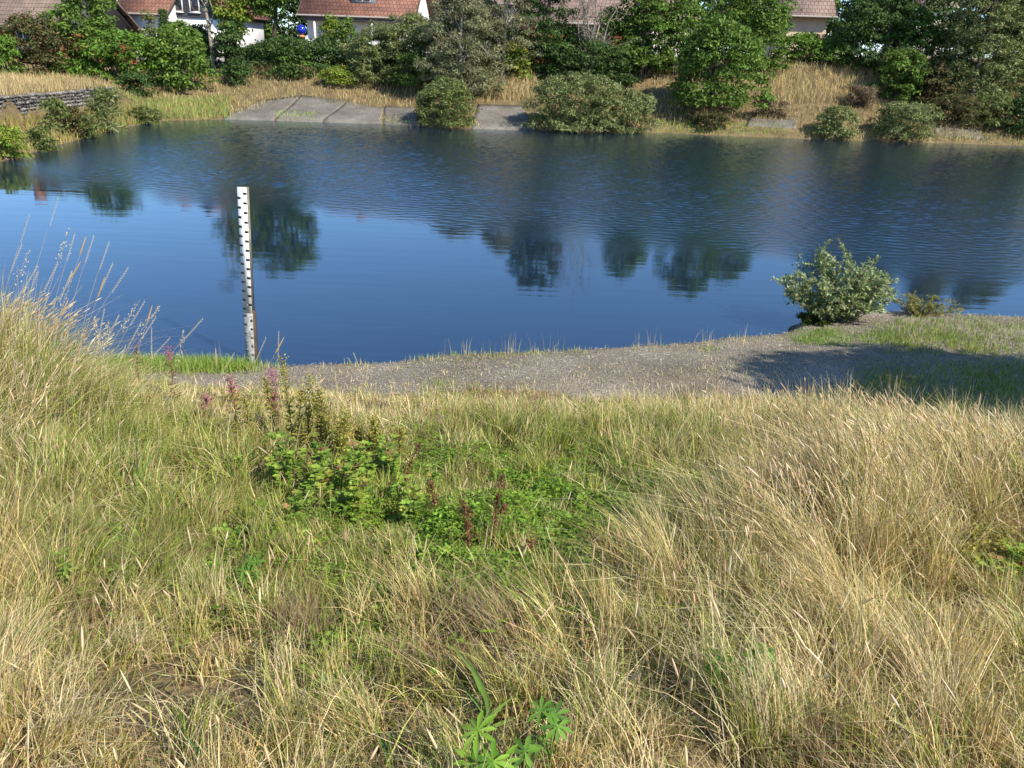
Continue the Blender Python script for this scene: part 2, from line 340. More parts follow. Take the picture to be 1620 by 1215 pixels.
def crown_points(r, W, D, H, cl, n_cl, shape='round', flat=.0):
    """clump centres inside an uneven ellipsoid W x D x H (bottom at z=0)"""
    out = []; lob = [(r.uniform(0, 6.28), r.uniform(-.5, .9), r.uniform(.1, .28)) for _ in range(6)]
    while len(out) < n_cl:
        p = unit(r.randn(3)); k = .82 + .0 * p[2]
        for (a, e, m) in lob:
            q = np.array([math.cos(a) * math.cos(e), math.sin(a) * math.cos(e), math.sin(e)]); k += m * max(0, p @ q) ** 6
        rad = k * (r.uniform(.12, 1) ** .27)
        p = p * rad
        if shape == 'cone':
            u = r.uniform(0, 1); a = r.uniform(0, 6.28); rr = (1 - u) * (r.uniform(.3, 1) ** .4); p = np.array([math.cos(a) * rr, math.sin(a) * rr, u * 2 - 1])
        z = (p[2] * .5 + .5) * H
        if shape == 'bush' and p[2] < -.1:      # bushes reach the ground with full width
            z = r.uniform(0, .45) * H; p[0] *= 1.25; p[1] *= 1.25
        out.append((p[0] * W / 2, p[1] * D / 2, max(z, .03 * H)))
    return np.array(out)
def foliage(r, cps, cr, per, leaf, pal, aspect=.5, up=.45, jit=.2):
    n = len(cps) * per; c = np.repeat(cps, per, 0); q = unit(r.randn(n, 3)); q[:, 2] = np.abs(q[:, 2]) * .8 + q[:, 2] * .2
    rad = np.repeat(cr * r.uniform(.6, 1.35, len(cps)), per) * r.uniform(.35, 1, n) ** .6
    pos = c + q * rad[:, None] * [1, 1, .75]
    nrm = unit(q * .8 + [0, 0, up] + r.randn(n, 3) * .45); d = unit(np.cross(nrm, r.randn(n, 3)))
    L = leaf * r.uniform(.6, 1.3, n); V, F, k = leaves(pos, d, nrm, L, L * aspect)
    cols, wt = PAL[pal]; col = pick(np.array(cols) * 1.62, n, jit, r, wt) * np.repeat(r.uniform(.78, 1.22, len(cps)), per)[:, None]
    return V, F, np.repeat(col, k, 0)
def limb(r, a, b, r0, r1, k=6, wob=.06):
    t = np.linspace(0, 1, k)[:, None]; p = a + (b - a) * t; l = np.linalg.norm(b - a)
    p = p + r.randn(k, 3) * wob * l * .35 * np.sin(t * math.pi); p[:, 2] += .12 * l * np.sin(t[:, 0] * math.pi) * .4
    return p, r0 + (r1 - r0) * t[:, 0] ** .8
def plant(name, label, cat, base, W, D, H, pal, kindof='bush', trunk=0.0, leaf=.17, cr=.42, dens=1.0, bark='green', aspect=.5, group=None, seed=0, nlimb=9, tr=None, shape=None, bare=False):
    """base: ground point; H total height; trunk: bare stem height below the crown"""
    r = np.random.RandomState(seed + 100); root = empty(name, tuple(base)); tag(root, label, cat, group)
    cH = H - trunk; vol = W * D * cH; shape = shape or ('bush' if kindof == 'bush' else 'round')
    ncl = int(np.clip(.72 * dens * (W * D + W * cH + D * cH) / (cr * cr), 12, 900))
    cps = crown_points(r, W - cr, D - cr, cH - cr * .6, cr, ncl, shape); cps[:, 2] += trunk
    per = int(np.clip(9.0 * cr * cr / (leaf * leaf * aspect * 2), 12, 90))
    if not bare:
        V, F, col = foliage(r, cps, cr, per, leaf, pal, aspect)
        nmesh('crown' if kindof != 'bush' else 'foliage', V, F, M_leaf, col, root)
    mb = MB(); ids = r.choice(len(cps), min(nlimb, len(cps)), replace=False)
    if kindof != 'bush':
        tr = tr or .016 * H + .03; top = np.array([r.uniform(-.1, .1) * W, r.uniform(-.1, .1) * D, trunk + cH * .8])
        p, rr = limb(r, np.array([0, 0, -.15]), top, tr, tr * .2, 9, .03); v, f, _ = tubes(p[None], rr[None], 8); mb.add(v, f, BARK[bark])
        for i in ids:
            t = r.uniform(.25, .85) if trunk < .2 else r.uniform(max(.2, trunk / H * .8), .85); k = int(t * 8); a = p[k]
            q, q2 = limb(r, a, cps[i], rr[k] * .5, .012, 6, .12); v, f, _ = tubes(q[None], q2[None], 5); mb.add(v, f, BARK[bark])
            for j in range(2):
                e = q[4 - j] + r.randn(3) * [.6, .6, .5] * cr * 1.6 + [0, 0, .25]; q3, q4 = limb(r, q[3 - j], e, q2[3 - j] * .6, .008, 4, .1); v, f, _ = tubes(q3[None], q4[None], 4); mb.add(v, f, BARK[bark])
        mb.build('trunk', M_bark, root, True)
    else:
        for i in ids:
            q, q2 = limb(r, np.array([r.uniform(-.12, .12) * W, r.uniform(-.12, .12) * D, -.05]), cps[i], .02 + .008 * H, .008, 5, .12); v, f, _ = tubes(q[None], q2[None], 4); mb.add(v, f, BARK[bark])
        mb.build('stem', M_bark, root, True)
    return root
def bare_tree(name, label, base, H, W, n=7, seed=3, bark='pale', group=None, cat='tree', r0=.09):
    r = np.random.RandomState(seed); root = empty(name, tuple(base)); tag(root, label, cat, group); mb = MB(); tw = MB()
    for i in range(n):
        a = r.uniform(0, 6.28); top = np.array([math.cos(a) * W * r.uniform(.1, .5), math.sin(a) * W * .4 * r.uniform(.1, 1), H * r.uniform(.7, 1)])
        s = np.array([r.uniform(-.15, .15), r.uniform(-.15, .15), -.1])
        p, rr = limb(r, s, top, r0 * r.uniform(.6, 1), .012, 9, .06); v, f, _ = tubes(p[None], rr[None], 6); mb.add(v, f, BARK[bark])
        for j in range(16):
            k = r.randint(2, 8); e = p[k] + unit(r.randn(3) * [1, 1, .5] + [0, 0, .7]) * H * r.uniform(.08, .24)
            q, q2 = limb(r, p[k], e, rr[k] * .45, .007, 5, .15); v, f, _ = tubes(q[None], q2[None], 4); tw.add(v, f, np.array(BARK[bark]) * .9)
            for m in range(5):
                kk = r.randint(1, 5); e2 = q[kk] + unit(r.randn(3) + [0, 0, .4]) * r.uniform(.25, .7); q3, q4 = limb(r, q[kk], e2, .011, .005, 4, .1); v, f, _ = tubes(q3[None], q4[None], 3); tw.add(v, f, np.array(BARK[bark]) * .8)
    mb.build('trunk', M_bark, root, True); tw.build('branches', M_bark, root, True)
    return root
def size_at(px0, px1, py, Yd): return abs(P(px1, py, Y=Yd)[0] - P(px0, py, Y=Yd)[0])

def bank_plant(label, x0, x1, ytop, ybase, pal, kindof='bush', Yd=None, H=None, D=None, trunk=0, **kw):
    cxp = (x0 + x1) / 2
    b = ground_hit(cxp, max(ybase, 122))
    if ybase < 122: b = b * [1, 1, 0] + [(b[0] / b[1]) * (122 - ybase) * .14, (122 - ybase) * .14, 0]; b[2] = float(T(b[0], b[1]))
    W = size_at(x0, x1, (max(ytop, 0) + ybase) / 2, b[1]) * 1.2
    if kindof == 'tree' and trunk < 1.01 and 'shape' not in kw: kw['shape'] = 'bush'
    if H is None: H = P(cxp, ytop, Y=b[1])[2] - b[2]
    name = kw.pop('name', 'shrub' if kindof == 'bush' else 'tree'); cat = kw.pop('cat', 'shrub' if kindof == 'bush' else 'tree')
    bank_plant.n += 1
    return plant(name, label, cat, b, W, D or min(W, 3.5), max(H, .3) * (1.12 if kindof == 'bush' else 1), pal, kindof, trunk, seed=bank_plant.n * 7, **kw)
bank_plant.n = 0
bp_ = bank_plant
# hedge and bushes behind the stone wall, left to right
bp_('light green bush below the brick wall of the brown roofed house', -30, 30, 48, 122, 'fresh', Yd=44)
bp_('bronze brown leaved shrub in front of the dark gable', 22, 108, 22, 118, 'bronze', Yd=44.5, name='bronze_shrub')
bp_('tall green bush between the brown roofed house and the white house', 92, 188, -12, 120, 'green', Yd=46, leaf=.2)
bp_('broad laurel hedge bush below the white house windows', 150, 258, 45, 130, 'fresh', Yd=45.5, leaf=.22)
bp_('dark green rounded hedge bush beside the pale tree trunk', 235, 336, 52, 140, 'green', Yd=45, leaf=.22)
bp_('low green bush at the foot of the hedge above the reeds', 192, 240, 112, 152, 'dark', Yd=42)
bp_('low light green bush under the hedge by the dry grass', 84, 150, 92, 120, 'fresh', Yd=43, leaf=.2)
bp_('small conifer standing in front of the white wall', 252, 286, 14, 62, 'dark', 'tree', Yd=49, shape='cone', cr=.25, leaf=.13, aspect=.3, name='conifer', trunk=.3)
bp_('thin leaved shrub growing before the white house window', 232, 256, 18, 62, 'olive', Yd=48, dens=.5)
bare = bp_('slender pale barked tree with a few high leaves', 292, 384, -190, 119, 'olive', 'tree', Yd=44.5, trunk=4.2, dens=.10, bark='pale', tr=.13, leaf=.15, nlimb=16, name='birch_tree', cr=.5)
bp_('dark spreading shrub in shade behind the pale barked tree', 296, 352, 38, 104, 'dark', Yd=48)
bp_('yellowing broadleaf tree beside the slate clad gable', 338, 412, -130, 112, 'yellow', 'tree', Yd=50, trunk=1.2, leaf=.2)
bp_('dark upright bush beside the tan grass mound', 362, 396, 86, 134, 'dark', Yd=43, leaf=.16)
bp_('round crowned tree on a dark trunk beside the blue ball', 385, 486, -170, 112, 'green', 'tree', Yd=44.5, trunk=2.4, leaf=.2, H=9.2, tr=.16, D=4.2, name='round_crowned_tree', bark='dark')
bp_('shaded evergreen hedge behind the round crowned tree', 395, 500, 58, 120, 'dark', Yd=48.5, name='hedge', cat='hedge')
bp_('dark green bush under the red roofed house corner', 482, 538, 58, 117, 'dark', Yd=45, leaf=.2)
bp_('lime green bush in front of the patio windows', 510, 546, 24, 100, 'yellow', Yd=47)
bp_('green shrub climbing to the red roof eave', 536, 566, 24, 104, 'green', Yd=46.5)
bp_('low yellow green bramble in the dry grass under the house', 508, 560, 104, 134, 'yellow', Yd=43.5, leaf=.14)
bp_('grey green willow shrub directly below the patio', 556, 634, 40, 134, 'willow', Yd=44.5, leaf=.17, aspect=.32, name='willow_shrub')
bp_('broad grey willow shrub below the white gable strip', 612, 694, 22, 128, 'willow', Yd=45.5, leaf=.17, aspect=.32, name='willow_shrub')
bp_('small dark green tree shading the dry slope', 628, 672, 72, 152, 'green', 'tree', Yd=43.2, trunk=.5, D=1.6)
bp_('tall silvery grey willow at the middle of the bank', 672, 775, -40, 150, 'grey', 'tree', Yd=46, trunk=.6, leaf=.17, aspect=.32, name='willow_tree', D=3.5, bark='pale')
bp_('spreading dusty willow with dead twigs beside the dark tree', 750, 838, -75, 130, 'grey', 'tree', Yd=46.5, trunk=.5, leaf=.15, aspect=.32, name='willow_tree', dens=.7, bark='pale', nlimb=20)
bp_('pale olive willow bush behind the waterside bush', 688, 778, 98, 150, 'grey', Yd=42.8, leaf=.15, aspect=.32, name='willow_shrub')
bp_('rounded bush on the concrete slabs at the water', 662, 748, 126, 197, 'olive', leaf=.15, aspect=.4, cr=.3, name='waterside_shrub')
bp_('bright yellow green bush on the dry slope', 792, 842, 68, 124, 'yellow', Yd=43, leaf=.2)
bp_('dark broadleaf tree with brick wall showing behind', 818, 905, -130, 118, 'dark', 'tree', Yd=44, trunk=1.0, leaf=.2, H=8.7, D=3.6)
bp_('shaded green shrub at the foot of the bare tree', 862, 1000, 62, 135, 'dark', Yd=42.5)
bare_tree('bare_tree', 'leafless grey twiggy tree with several stems', ground_hit(932, 136) , 8.4, 4.0, 9, 5, 'pale', r0=.07)
bp_('huge rounded willow bush hanging over the water edge', 838, 965, 116, 205, 'willow', leaf=.15, aspect=.38, cr=.34, name='waterside_willow_bush', D=4.2)
bp_('lower lobe willow bush beside the green water margin', 930, 1036, 140, 209, 'willow', leaf=.15, aspect=.38, cr=.34, name='waterside_willow_bush', D=3.2)
bp_('tall green tree between the bare tree and white wall', 975, 1052, -95, 122, 'green', 'tree', Yd=45, trunk=.5, leaf=.19, H=7.9)
bp_('large leafy tree leaning over the shaded bank', 1062, 1184, 16, 185, 'green', 'tree', Yd=39.6, trunk=.5, leaf=.2, D=4.6, name='leafy_tree', nlimb=14, dens=1.6)
bp_('full green tree rising behind the leafy bank tree', 1080, 1172, -110, 110, 'green', 'tree', Yd=44, trunk=1, leaf=.2, H=8.8)
bp_('tall broadleaf tree beside the beige house', 1150, 1238, -120, 96, 'green', 'tree', Yd=46, trunk=1, leaf=.2)
bp_('bright green hedge bush at the beige house corner', 1228, 1292, 50, 106, 'fresh', Yd=44, leaf=.16)
bp_('green hedge bush below the dark doorway', 1280, 1338, 58, 106, 'fresh', Yd=43.5, leaf=.16)
bp_('darker shrub leaning on the beige house wall', 1292, 1322, 30, 70, 'green', Yd=46)
bp_('massive dark tree with layered boughs above the slope', 1318, 1492, -150, 108, 'dark', 'tree', Yd=44, trunk=.8, leaf=.24, D=5, name='dark_tree', nlimb=16)
bp_('light green cone shaped bush below the dark tree', 1384, 1456, 76, 160, 'green', Yd=40, leaf=.18)
bp_('rust tinged bush beside the cone shaped bush', 1440, 1506, 96, 165, 'bronze', Yd=39.5, leaf=.18)
bp_('tall dense willow tree over the far bank corner', 1482, 1580, -160, 170, 'willow', 'tree', Yd=40, trunk=.4, leaf=.19, aspect=.4, name='willow_tree', D=4, H=9.0)
bp_('dark willow tree with a pale leaning trunk', 1555, 1680, -170, 165, 'olive', 'tree', Yd=39, trunk=.4, leaf=.18, aspect=.4, name='willow_tree', D=4, bark='pale', H=9.4)
bp_('brown withered shrub on the dry slope', 1338, 1382, 134, 168, 'brown', leaf=.13, aspect=.25, cr=.3)
bp_('small blue green bush at the water edge', 1288, 1350, 168, 216, 'willow', leaf=.14, cr=.28, name='waterside_shrub')
bp_('wider olive bush at the water edge', 1382, 1472, 160, 218, 'willow', leaf=.14, aspect=.4, cr=.3, name='waterside_shrub')
bp_('low rusty bramble behind the olive waterside bush', 1470, 1540, 148, 196, 'bronze', leaf=.14, cr=.28)
bp_('yellow green bramble under the leaning willow', 1530, 1605, 150, 200, 'olive', leaf=.15, cr=.3)
bp_('dark green bush at the far end of the shore', 1590, 1650, 148, 214, 'dark', leaf=.15, cr=.3, name='waterside_shrub')
bp_('small rusty shrub above the lime green grass', 1098, 1150, 176, 202, 'bronze', leaf=.12, cr=.22)
bp_('blue green willow shoots beside the stone wall end', 150, 196, 138, 206, 'willow', leaf=.28, aspect=.16, cr=.3, name='willow_shoots', D=1.5)
bp_('dull olive shrub on the bank below the stone wall', 78, 104, 150, 212, 'olive', leaf=.12, cr=.24, D=1.2)
BT = [(-40, 82, 6), (60, 84, 6), (165, 86, 5.5), (275, 84, 7), (372, 80, 10), (445, 84, 9), (690, 92, 9), (760, 90, 10), (900, 88, 9), (1010, 84, 10), (1130, 80, 9), (1215, 82, 8), (1345, 78, 9), (1420, 84, 10), (1530, 80, 9), (1620, 76, 10), (1700, 74, 9)]
for i, (a_, Y_, h_) in enumerate(BT):
    q_ = P(a_, 60, Y=Y_); plant('background_tree', 'tall dark tree standing far behind the houses', 'tree', (q_[0], q_[1], float(T(q_[0], q_[1]))), 9.5, 5, h_, 'dark' if i % 2 else 'green', 'tree', .3, leaf=.34, cr=.8, dens=1.0, seed=500 + i, group='tall trees behind the houses', nlimb=5)
for (a_, b_, t_, p_) in [(350, 396, 30, 'dark'), (400, 470, 60, 'dark'), (455, 500, 72, 'green'), (540, 600, 62, 'willow'), (590, 650, 66, 'green'), (646, 702, 34, 'green'), (690, 762, 20, 'grey'), (740, 800, 8, 'willow'), (775, 838, 40, 'green'), (822, 885, 60, 'dark'), (880, 950, 44, 'dark'), (935, 1000, 10, 'green'), (990, 1058, -5, 'green'), (1040, 1100, -15, 'green'), (1170, 1236, -10, 'green'), (1325, 1392, 0, 'dark'), (1390, 1470, 5, 'green'), (1462, 1540, 26, 'willow'), (1530, 1640, 30, 'olive'), (252, 330, 34, 'green'), (440, 480, 68, 'green')]:
    bp_('dense bush in the thicket between the far bank and the houses', a_, b_, t_, 119, p_, leaf=.19, name='thicket_bush', group='bushes of the thicket below the houses', D=2.6)
bp_('yellow green weed clump at the very end of the wall bank', -14, 36, 196, 250, 'yellow', leaf=.1, cr=.2, D=1.0, name='weed_clump', cat='weed')
bp_('rusty weed clump in the middle of the wall bank', 98, 140, 166, 214, 'bronze', leaf=.1, cr=.2, D=1.0, name='weed_clump', cat='weed')
bp_('pale yellow weed clump at the water under the wall', 44, 86, 200, 238, 'olive', leaf=.1, cr=.2, D=.9, name='weed_clump', cat='weed')
bp_('olive weed clump touching the blue green willow shoots', 124, 160, 182, 222, 'olive', leaf=.1, cr=.2, D=.9, name='weed_clump', cat='weed')
bp_('ochre weed clump at the pond corner', 204, 256, 168, 196, 'olive', leaf=.1, cr=.2, D=1.0, name='weed_clump', cat='weed')
bp_('brown weed clump on the shaded slope beside the leafy tree', 1196, 1240, 152, 186, 'brown', leaf=.1, cr=.22, D=1.0, name='weed_clump', cat='weed')
bp_('green bush between the dark tree and the beige house', 1300, 1350, 66, 112, 'green', leaf=.17)
# shade tree beside the viewer: its shadow falls on the path
plant('shade_tree', 'broad tree beside the path whose shadow crosses the gravel', 'tree', (9.8, 3.2, float(T(9.8, 3.2))), 5.6, 4.2, 6.6, 'green', 'tree', 1.9, leaf=.16, cr=.5, dens=1.7, seed=901)

# ------------------------------------------------------------------ houses
def roof_uv(o, us):
    me = o.data; uv = me.uv_layers.new(name='UVMap'); d = np.zeros((len(me.loops), 2), np.float32)
    vi = np.zeros(len(me.loops), np.int32); me.loops.foreach_get('vertex_index', vi); co = np.array([v.co[:] for v in me.vertices]); 
    for p in me.polygons:
        n = np.array(p.normal[:])
        for l in range(p.loop_start, p.loop_start + p.loop_total):
            c = co[vi[l]]
            d[l] = (c[0], math.hypot(c[1], c[2]) * (1 if c[1] >= 0 else -1)) if us == 'roof' else ((c[0] + c[1], c[2]))
    uv.data.foreach_set('uv', d.ravel()); return o
def window(parent, x, z, ww, hh, y=0.0, mull=1, side=None, fc=(.78, .78, .76)):
    """window on the front (facing -y) ; side='R' on the right gable at y offset"""
    f = MB(); t = .07
    rects = [(x, x + t, z, z + hh), (x + ww - t, x + ww, z, z + hh), (x + t, x + ww - t, z, z + t), (x + t, x + ww - t, z + hh - t, z + hh)]
    for k in range(mull):
        c = x + ww * (k + 1) / (mull + 1); rects.append((c - t / 2, c + t / 2, z + t, z + hh - t))
    for (a, b, c, d) in rects: f.box(a, b, y - .05, y + .03, c, d, fc)
    fo = f.build('window', M_paint, parent)
    g = MB().box(x + t * .6, x + ww - t * .6, y - .012, y + .02, z + t * .6, z + hh - t * .6, (.03, .03, .035)); g.build('pane', M_glass, fo)
    s = MB().box(x - .08, x + ww + .08, y - .12, y - .003, z - .06, z - .005, (.6, .58, .55)); s.build('sill', M_paint, fo)
    return fo
def house(label, eL, eR, depth, zg, wallc, tile, pitch=38, over=.5, wins=(), brick=False, gable_c=None, doorx=None, zflip=1):
    """eL, eR: world points of the front eave ends"""
    eL = np.array(eL); eR = np.array(eR); ze = (eL[2] + eR[2]) / 2; d = eR[:2] - eL[:2]; W = np.linalg.norm(d); yaw = math.atan2(d[1], d[0])
    root = empty('house', (eL[0], eL[1], 0), yaw); tag(root, label, 'house')
    tp = math.tan(R(pitch)); o = over; g = .45; x0, x1, y0, y1 = g, W - g, o, depth - o
    zw = ze + o * tp - .12; zr = ze + depth / 2 * tp; yr = depth / 2
    wz = zw
    m = MB(); v = [(x0, y0, zg), (x1, y0, zg), (x1, y1, zg), (x0, y1, zg), (x0, y0, wz), (x1, y0, wz), (x1, y1, wz), (x0, y1, wz), (x0, yr, zr - .2), (x1, yr, zr - .2)]
    m.add(v, [(0, 1, 5, 4), (2, 3, 7, 6)], wallc); m.add(v, [(1, 2, 6, 9, 5), (3, 0, 4, 8, 7)], gable_c or wallc)
    wo = m.build('wall', M_brick if brick else M_wall, root)
    if brick: roof_uv(wo, 'wall')
    th = .16; m = MB()
    for sgn in (1, -1):
        ya, yb = (0, yr) if sgn == 1 else (depth, yr)
        m.add([(0, ya, ze), (W, ya, ze), (W, yb, zr), (0, yb, zr), (0, ya, ze - th), (W, ya, ze - th), (W, yb, zr - th), (0, yb, zr - th)],
              [(0, 1, 2, 3) if sgn == 1 else (3, 2, 1, 0), (7, 6, 5, 4) if sgn == 1 else (4, 5, 6, 7), (4, 5, 1, 0), (1, 5, 6, 2), (0, 3, 7, 4)], (1, 1, 1))
    ro = roof_uv(m.build('roof', tile, root), 'roof')
    m = MB(); p = np.array([[[a, -.07, ze - .06] for a in np.linspace(-.05, W + .05, 4)]]); vv, ff, _ = tubes(p, np.full((1, 4), .07), 8); m.add(vv, ff, (.36, .33, .30))
    m.box(W * .96, W * .96 + .07, -.02 + o - .1, o + -.02, zg, ze - .05, (.36, .33, .30)); m.build('gutter', M_paint, root)
    m = MB()
    for xx in (-.035, W + .006):
        m.add([(xx, -.04, ze + .03), (xx + .03, -.04, ze + .03), (xx + .03, yr, zr + .05), (xx, yr, zr + .05), (xx, -.04, ze - .25), (xx + .03, -.04, ze - .25), (xx + .03, yr, zr - .23), (xx, yr, zr - .23)],
              [(0, 1, 2, 3), (7, 6, 5, 4), (0, 3, 7, 4), (1, 5, 6, 2), (0, 4, 5, 1)], (.07, .045, .035))
    m.build('verge_board', M_paint, root)
    m = MB().box(W * .3, W * .3 + .6, yr + .3, yr + .9, zr - .7, zr + .8, (.35, .15, .1)).box(W * .3 - .05, W * .3 + .65, yr + .25, yr + .95, zr + .8, zr + .9, (.25, .25, .25)); m.build('chimney', M_wall, ro)
    for (wx, wzz, ww, hh, mu) in wins: window(root, wx * W, zg + wzz, ww, hh, y0, mu)
    if doorx is not None:
        do = MB().box(doorx * W, doorx * W + .95, y0 - .06, y0 + .02, zg, zg + 2.05, (.16, .1, .06)).build('door', M_paint, root)
        MB().box(doorx * W + .8, doorx * W + .86, y0 - .12, y0 - .061, zg + .95, zg + 1.1, (.6, .6, .6)).build('handle', M_paint, do)
    return root, W, y0, ze, zr, yr
# A: brown roof, brick wall, far left
hA, W_, y0_, ze_, zr_, yr_ = house('brick house with brown tiled roof and dark boarded gable', P(-150, 46, Y=62), P(82, 31, Y=58), 8.5, 1.9, (.4, .13, .06), M_tile_brown, 40, .7, [(.3, .9, 1.2, 1.2, 1), (.7, .9, 1.2, 1.2, 1)], brick=True, doorx=.5)
bd = [(0, .72, 4.0), (0, 7.78, 4.0), (0, 7.78, ze_ + .45), (0, yr_, zr_ - .25), (0, .72, ze_ + .45)]
MB().add([(W_ - .38, b_, c_) for a_, b_, c_ in bd] + [(W_ - .446, b_, c_) for a_, b_, c_ in bd], [(0, 1, 2, 3, 4), (9, 8, 7, 6, 5)] + [(i, i + 5, (i + 1) % 5 + 5, (i + 1) % 5) for i in range(5)], (.035, .03, .035)).build('gable_boarding', M_paint, hA)
# B: white house
hB, W_, y0_, ze_, zr_, yr_ = house('white house with orange tiled roof behind the hedge', P(176, 18, Y=66), P(264, 23, Y=65.5), 8, 2.3, (.78, .78, .77), M_tile_red, 38, .5, [(.28, .95, .95, 1.15, 0), (.58, .75, 1.15, 1.35, 1)])
# B2: dark slate gable house facing the pond
eb = P(256, 27, Y=68); ec = P(350, 30, Y=67.5)
def gable_house(label, pl, pr, zg, zsplit, ztop, low, up, tile, depth=8):
    pl = np.array(pl); pr = np.array(pr); d = pr[:2] - pl[:2]; W = np.linalg.norm(d); yaw = math.atan2(d[1], d[0])
    root = empty('house', (pl[0], pl[1], 0), yaw); tag(root, label, 'house')
    MB().box(0, W, 0, depth, zg, zsplit, low).build('wall', M_wall, root)
    zr = ztop; ze = zsplit + .9
    MB().add([(-.05, -.12, zsplit + .003), (W + .05, -.12, zsplit + .003), (W + .05, -.12, ze), (W / 2, -.12, zr), (-.05, -.12, ze), (-.05, depth, zsplit + .003), (W + .05, depth, zsplit + .003), (W + .05, depth, ze), (W / 2, depth, zr), (-.05, depth, ze)],
             [(0, 1, 2, 3, 4), (9, 8, 7, 6, 5)], up).add([(-.05, -.12, zsplit + .003), (-.05, -.12, ze), (-.05, depth, ze), (-.05, depth, zsplit + .003)], [(0, 1, 2, 3)], up).add([(W + .05, -.12, zsplit + .003), (W + .05, depth, zsplit + .003), (W + .05, depth, ze), (W + .05, -.12, ze)], [(0, 1, 2, 3)], up).build('slate_cladding', M_stone, root)
    m = MB(); o = .6
    for sg in (1, -1):
        xa, xb = (-o, W / 2) if sg == 1 else (W + o, W / 2); sl = (zr - ze) / (W / 2); za = ze - o * sl + .15; zb = zr + .15
        vv = [(xa, -.7, za), (xb, -.7, zb), (xb, depth + .3, zb), (xa, depth + .3, za)]; vv += [(a, b, c - .14) for a, b, c in vv]
        m.add(vv, [(0, 1, 2, 3), (7, 6, 5, 4), (0, 4, 5, 1), (2, 6, 7, 3), (3, 7, 4, 0)], (1, 1, 1))
    roof_uv(m.build('roof', tile, root), 'wall')
    return root, W
g2, W2 = gable_house('white house with dark slate clad upper gable', eb, ec, 2.3, 5.4, 9.4, (.78, .78, .77), (.05, .055, .065), M_tile_red)
window(g2, W2 * .22, 5.75, .8, 1.0, -.12, 0); window(g2, W2 * .5, 5.75, .8, 1.0, -.12, 0); window(g2, W2 * .62, 3.1, .9, 1.2, 0, 0)
# C: red roofed house with dormer
hC, WC, y0_, zeC, zrC, yrC = house('white house with broad red tiled roof and grey dormer', P(470, 21, Y=68), P(657, 29.5, Y=67.2), 8.6, 2.7, (.74, .74, .73), M_tile_red, 40, .9,
    [(.2, .1, .9, 2.0, 0), (.42, .85, 1.5, 1.2, 1), (.66, .1, 1.6, 2.1, 1)])
for fx in (.13, .38, .62, .85): MB().box(WC * fx, WC * fx + .16, .06, .2, 2.7, zeC - .16, (.72, .7, .66)).build('porch_post', M_paint, hC)
MB().box(.4, WC - .4, .02, .055, zeC - .42, zeC - .17, (.10, .09, .085)).build('eave_beam', M_paint, hC)
tpC = math.tan(R(40)); dx0, dx1 = WC * .43, WC * .63; dy = 1.15; dz = zeC + dy * tpC
dm = MB().box(dx0, dx1, dy, dy + 2.4, dz - .15, dz + 1.35, (.24, .28, .33)).build('dormer', M_wall, hC)
MB().box(dx0 - .2, dx1 + .2, dy - .25, dy + 2.5, dz + 1.353, dz + 1.47, (.12, .12, .13)).build('dormer_roof', M_paint, dm)
for k in (.2, .54): MB().box(dx0 + (dx1 - dx0) * k, dx0 + (dx1 - dx0) * (k + .3), dy - .03, dy + .02, dz + .1, dz + 1.1, (.8, .8, .8)).build('dormer_window_frame', M_paint, dm); MB().box(dx0 + (dx1 - dx0) * k + .07, dx0 + (dx1 - dx0) * (k + .3) - .07, dy - .045, dy + .01, dz + .18, dz + 1.02).build('dormer_pane', M_glass, dm)
# roof window
yy = 1.5; zz = zeC + yy * tpC
MB().add([(WC * .2, yy, zz + .05), (WC * .2 + .6, yy, zz + .05), (WC * .2 + .6, yy + .7, zz + .05 + .7 * tpC), (WC * .2, yy + .7, zz + .05 + .7 * tpC), (WC * .2, yy, zz - .05), (WC * .2 + .6, yy, zz - .05), (WC * .2 + .6, yy + .7, zz - .05 + .7 * tpC), (WC * .2, yy + .7, zz - .05 + .7 * tpC)], [(0, 1, 2, 3), (0, 4, 5, 1), (1, 5, 6, 2), (3, 2, 6, 7), (0, 3, 7, 4)]).build('roof_window', M_glass, hC)
# D: brick house in the middle behind trees
house('brick house with weathered roof hidden behind the bare tree', P(826, 34, Y=69), P(1010, 38, Y=70), 8, 2.9, (.45, .2, .1), M_tile_grey, 38, .5, [(.08, .8, 1.3, 1.2, 1), (.5, .8, 1.3, 1.2, 1)], brick=True)
house('pale house with brick red base glimpsed between green trees', P(1026, 28, Y=70), P(1110, 31, Y=70.5), 8, 3.0, (.72, .66, .6), M_tile_grey, 38, .5, [(.3, .8, 1.0, 1.2, 0)])
# E: beige house right of centre
hE, *_ = house('beige house with grey brown tiled roof above the dry slope', P(1222, 22, Y=63), P(1324, 27, Y=62.5), 8, 3.7, (.62, .5, .37), M_tile_grey, 38, .5, [(.12, .95, .8, 1.0, 0)], doorx=.66)
house('distant house with brown tiled roof above the dark tree', P(1452, 8, Y=74), P(1520, 12, Y=74), 7, 3.8, (.6, .55, .5), M_tile_brown, 38, .5, [(.4, .9, 1.0, 1.1, 1)])
house('distant pinkish gabled house behind the red roofed house', P(666, 14, Y=80), P(712, 16, Y=80), 7, 3.0, (.7, .6, .55), M_tile_red, 38, .5, [(.3, 1.1, 1.2, 1.2, 1)])
house('grey house behind the tall silvery willow', P(726, 2, Y=76), P(836, 6, Y=76), 8, 3.2, (.5, .47, .44), M_tile_grey, 36, .5, [(.2, 1.6, 1.2, 1.2, 1), (.6, 1.6, 1.2, 1.2, 1)])
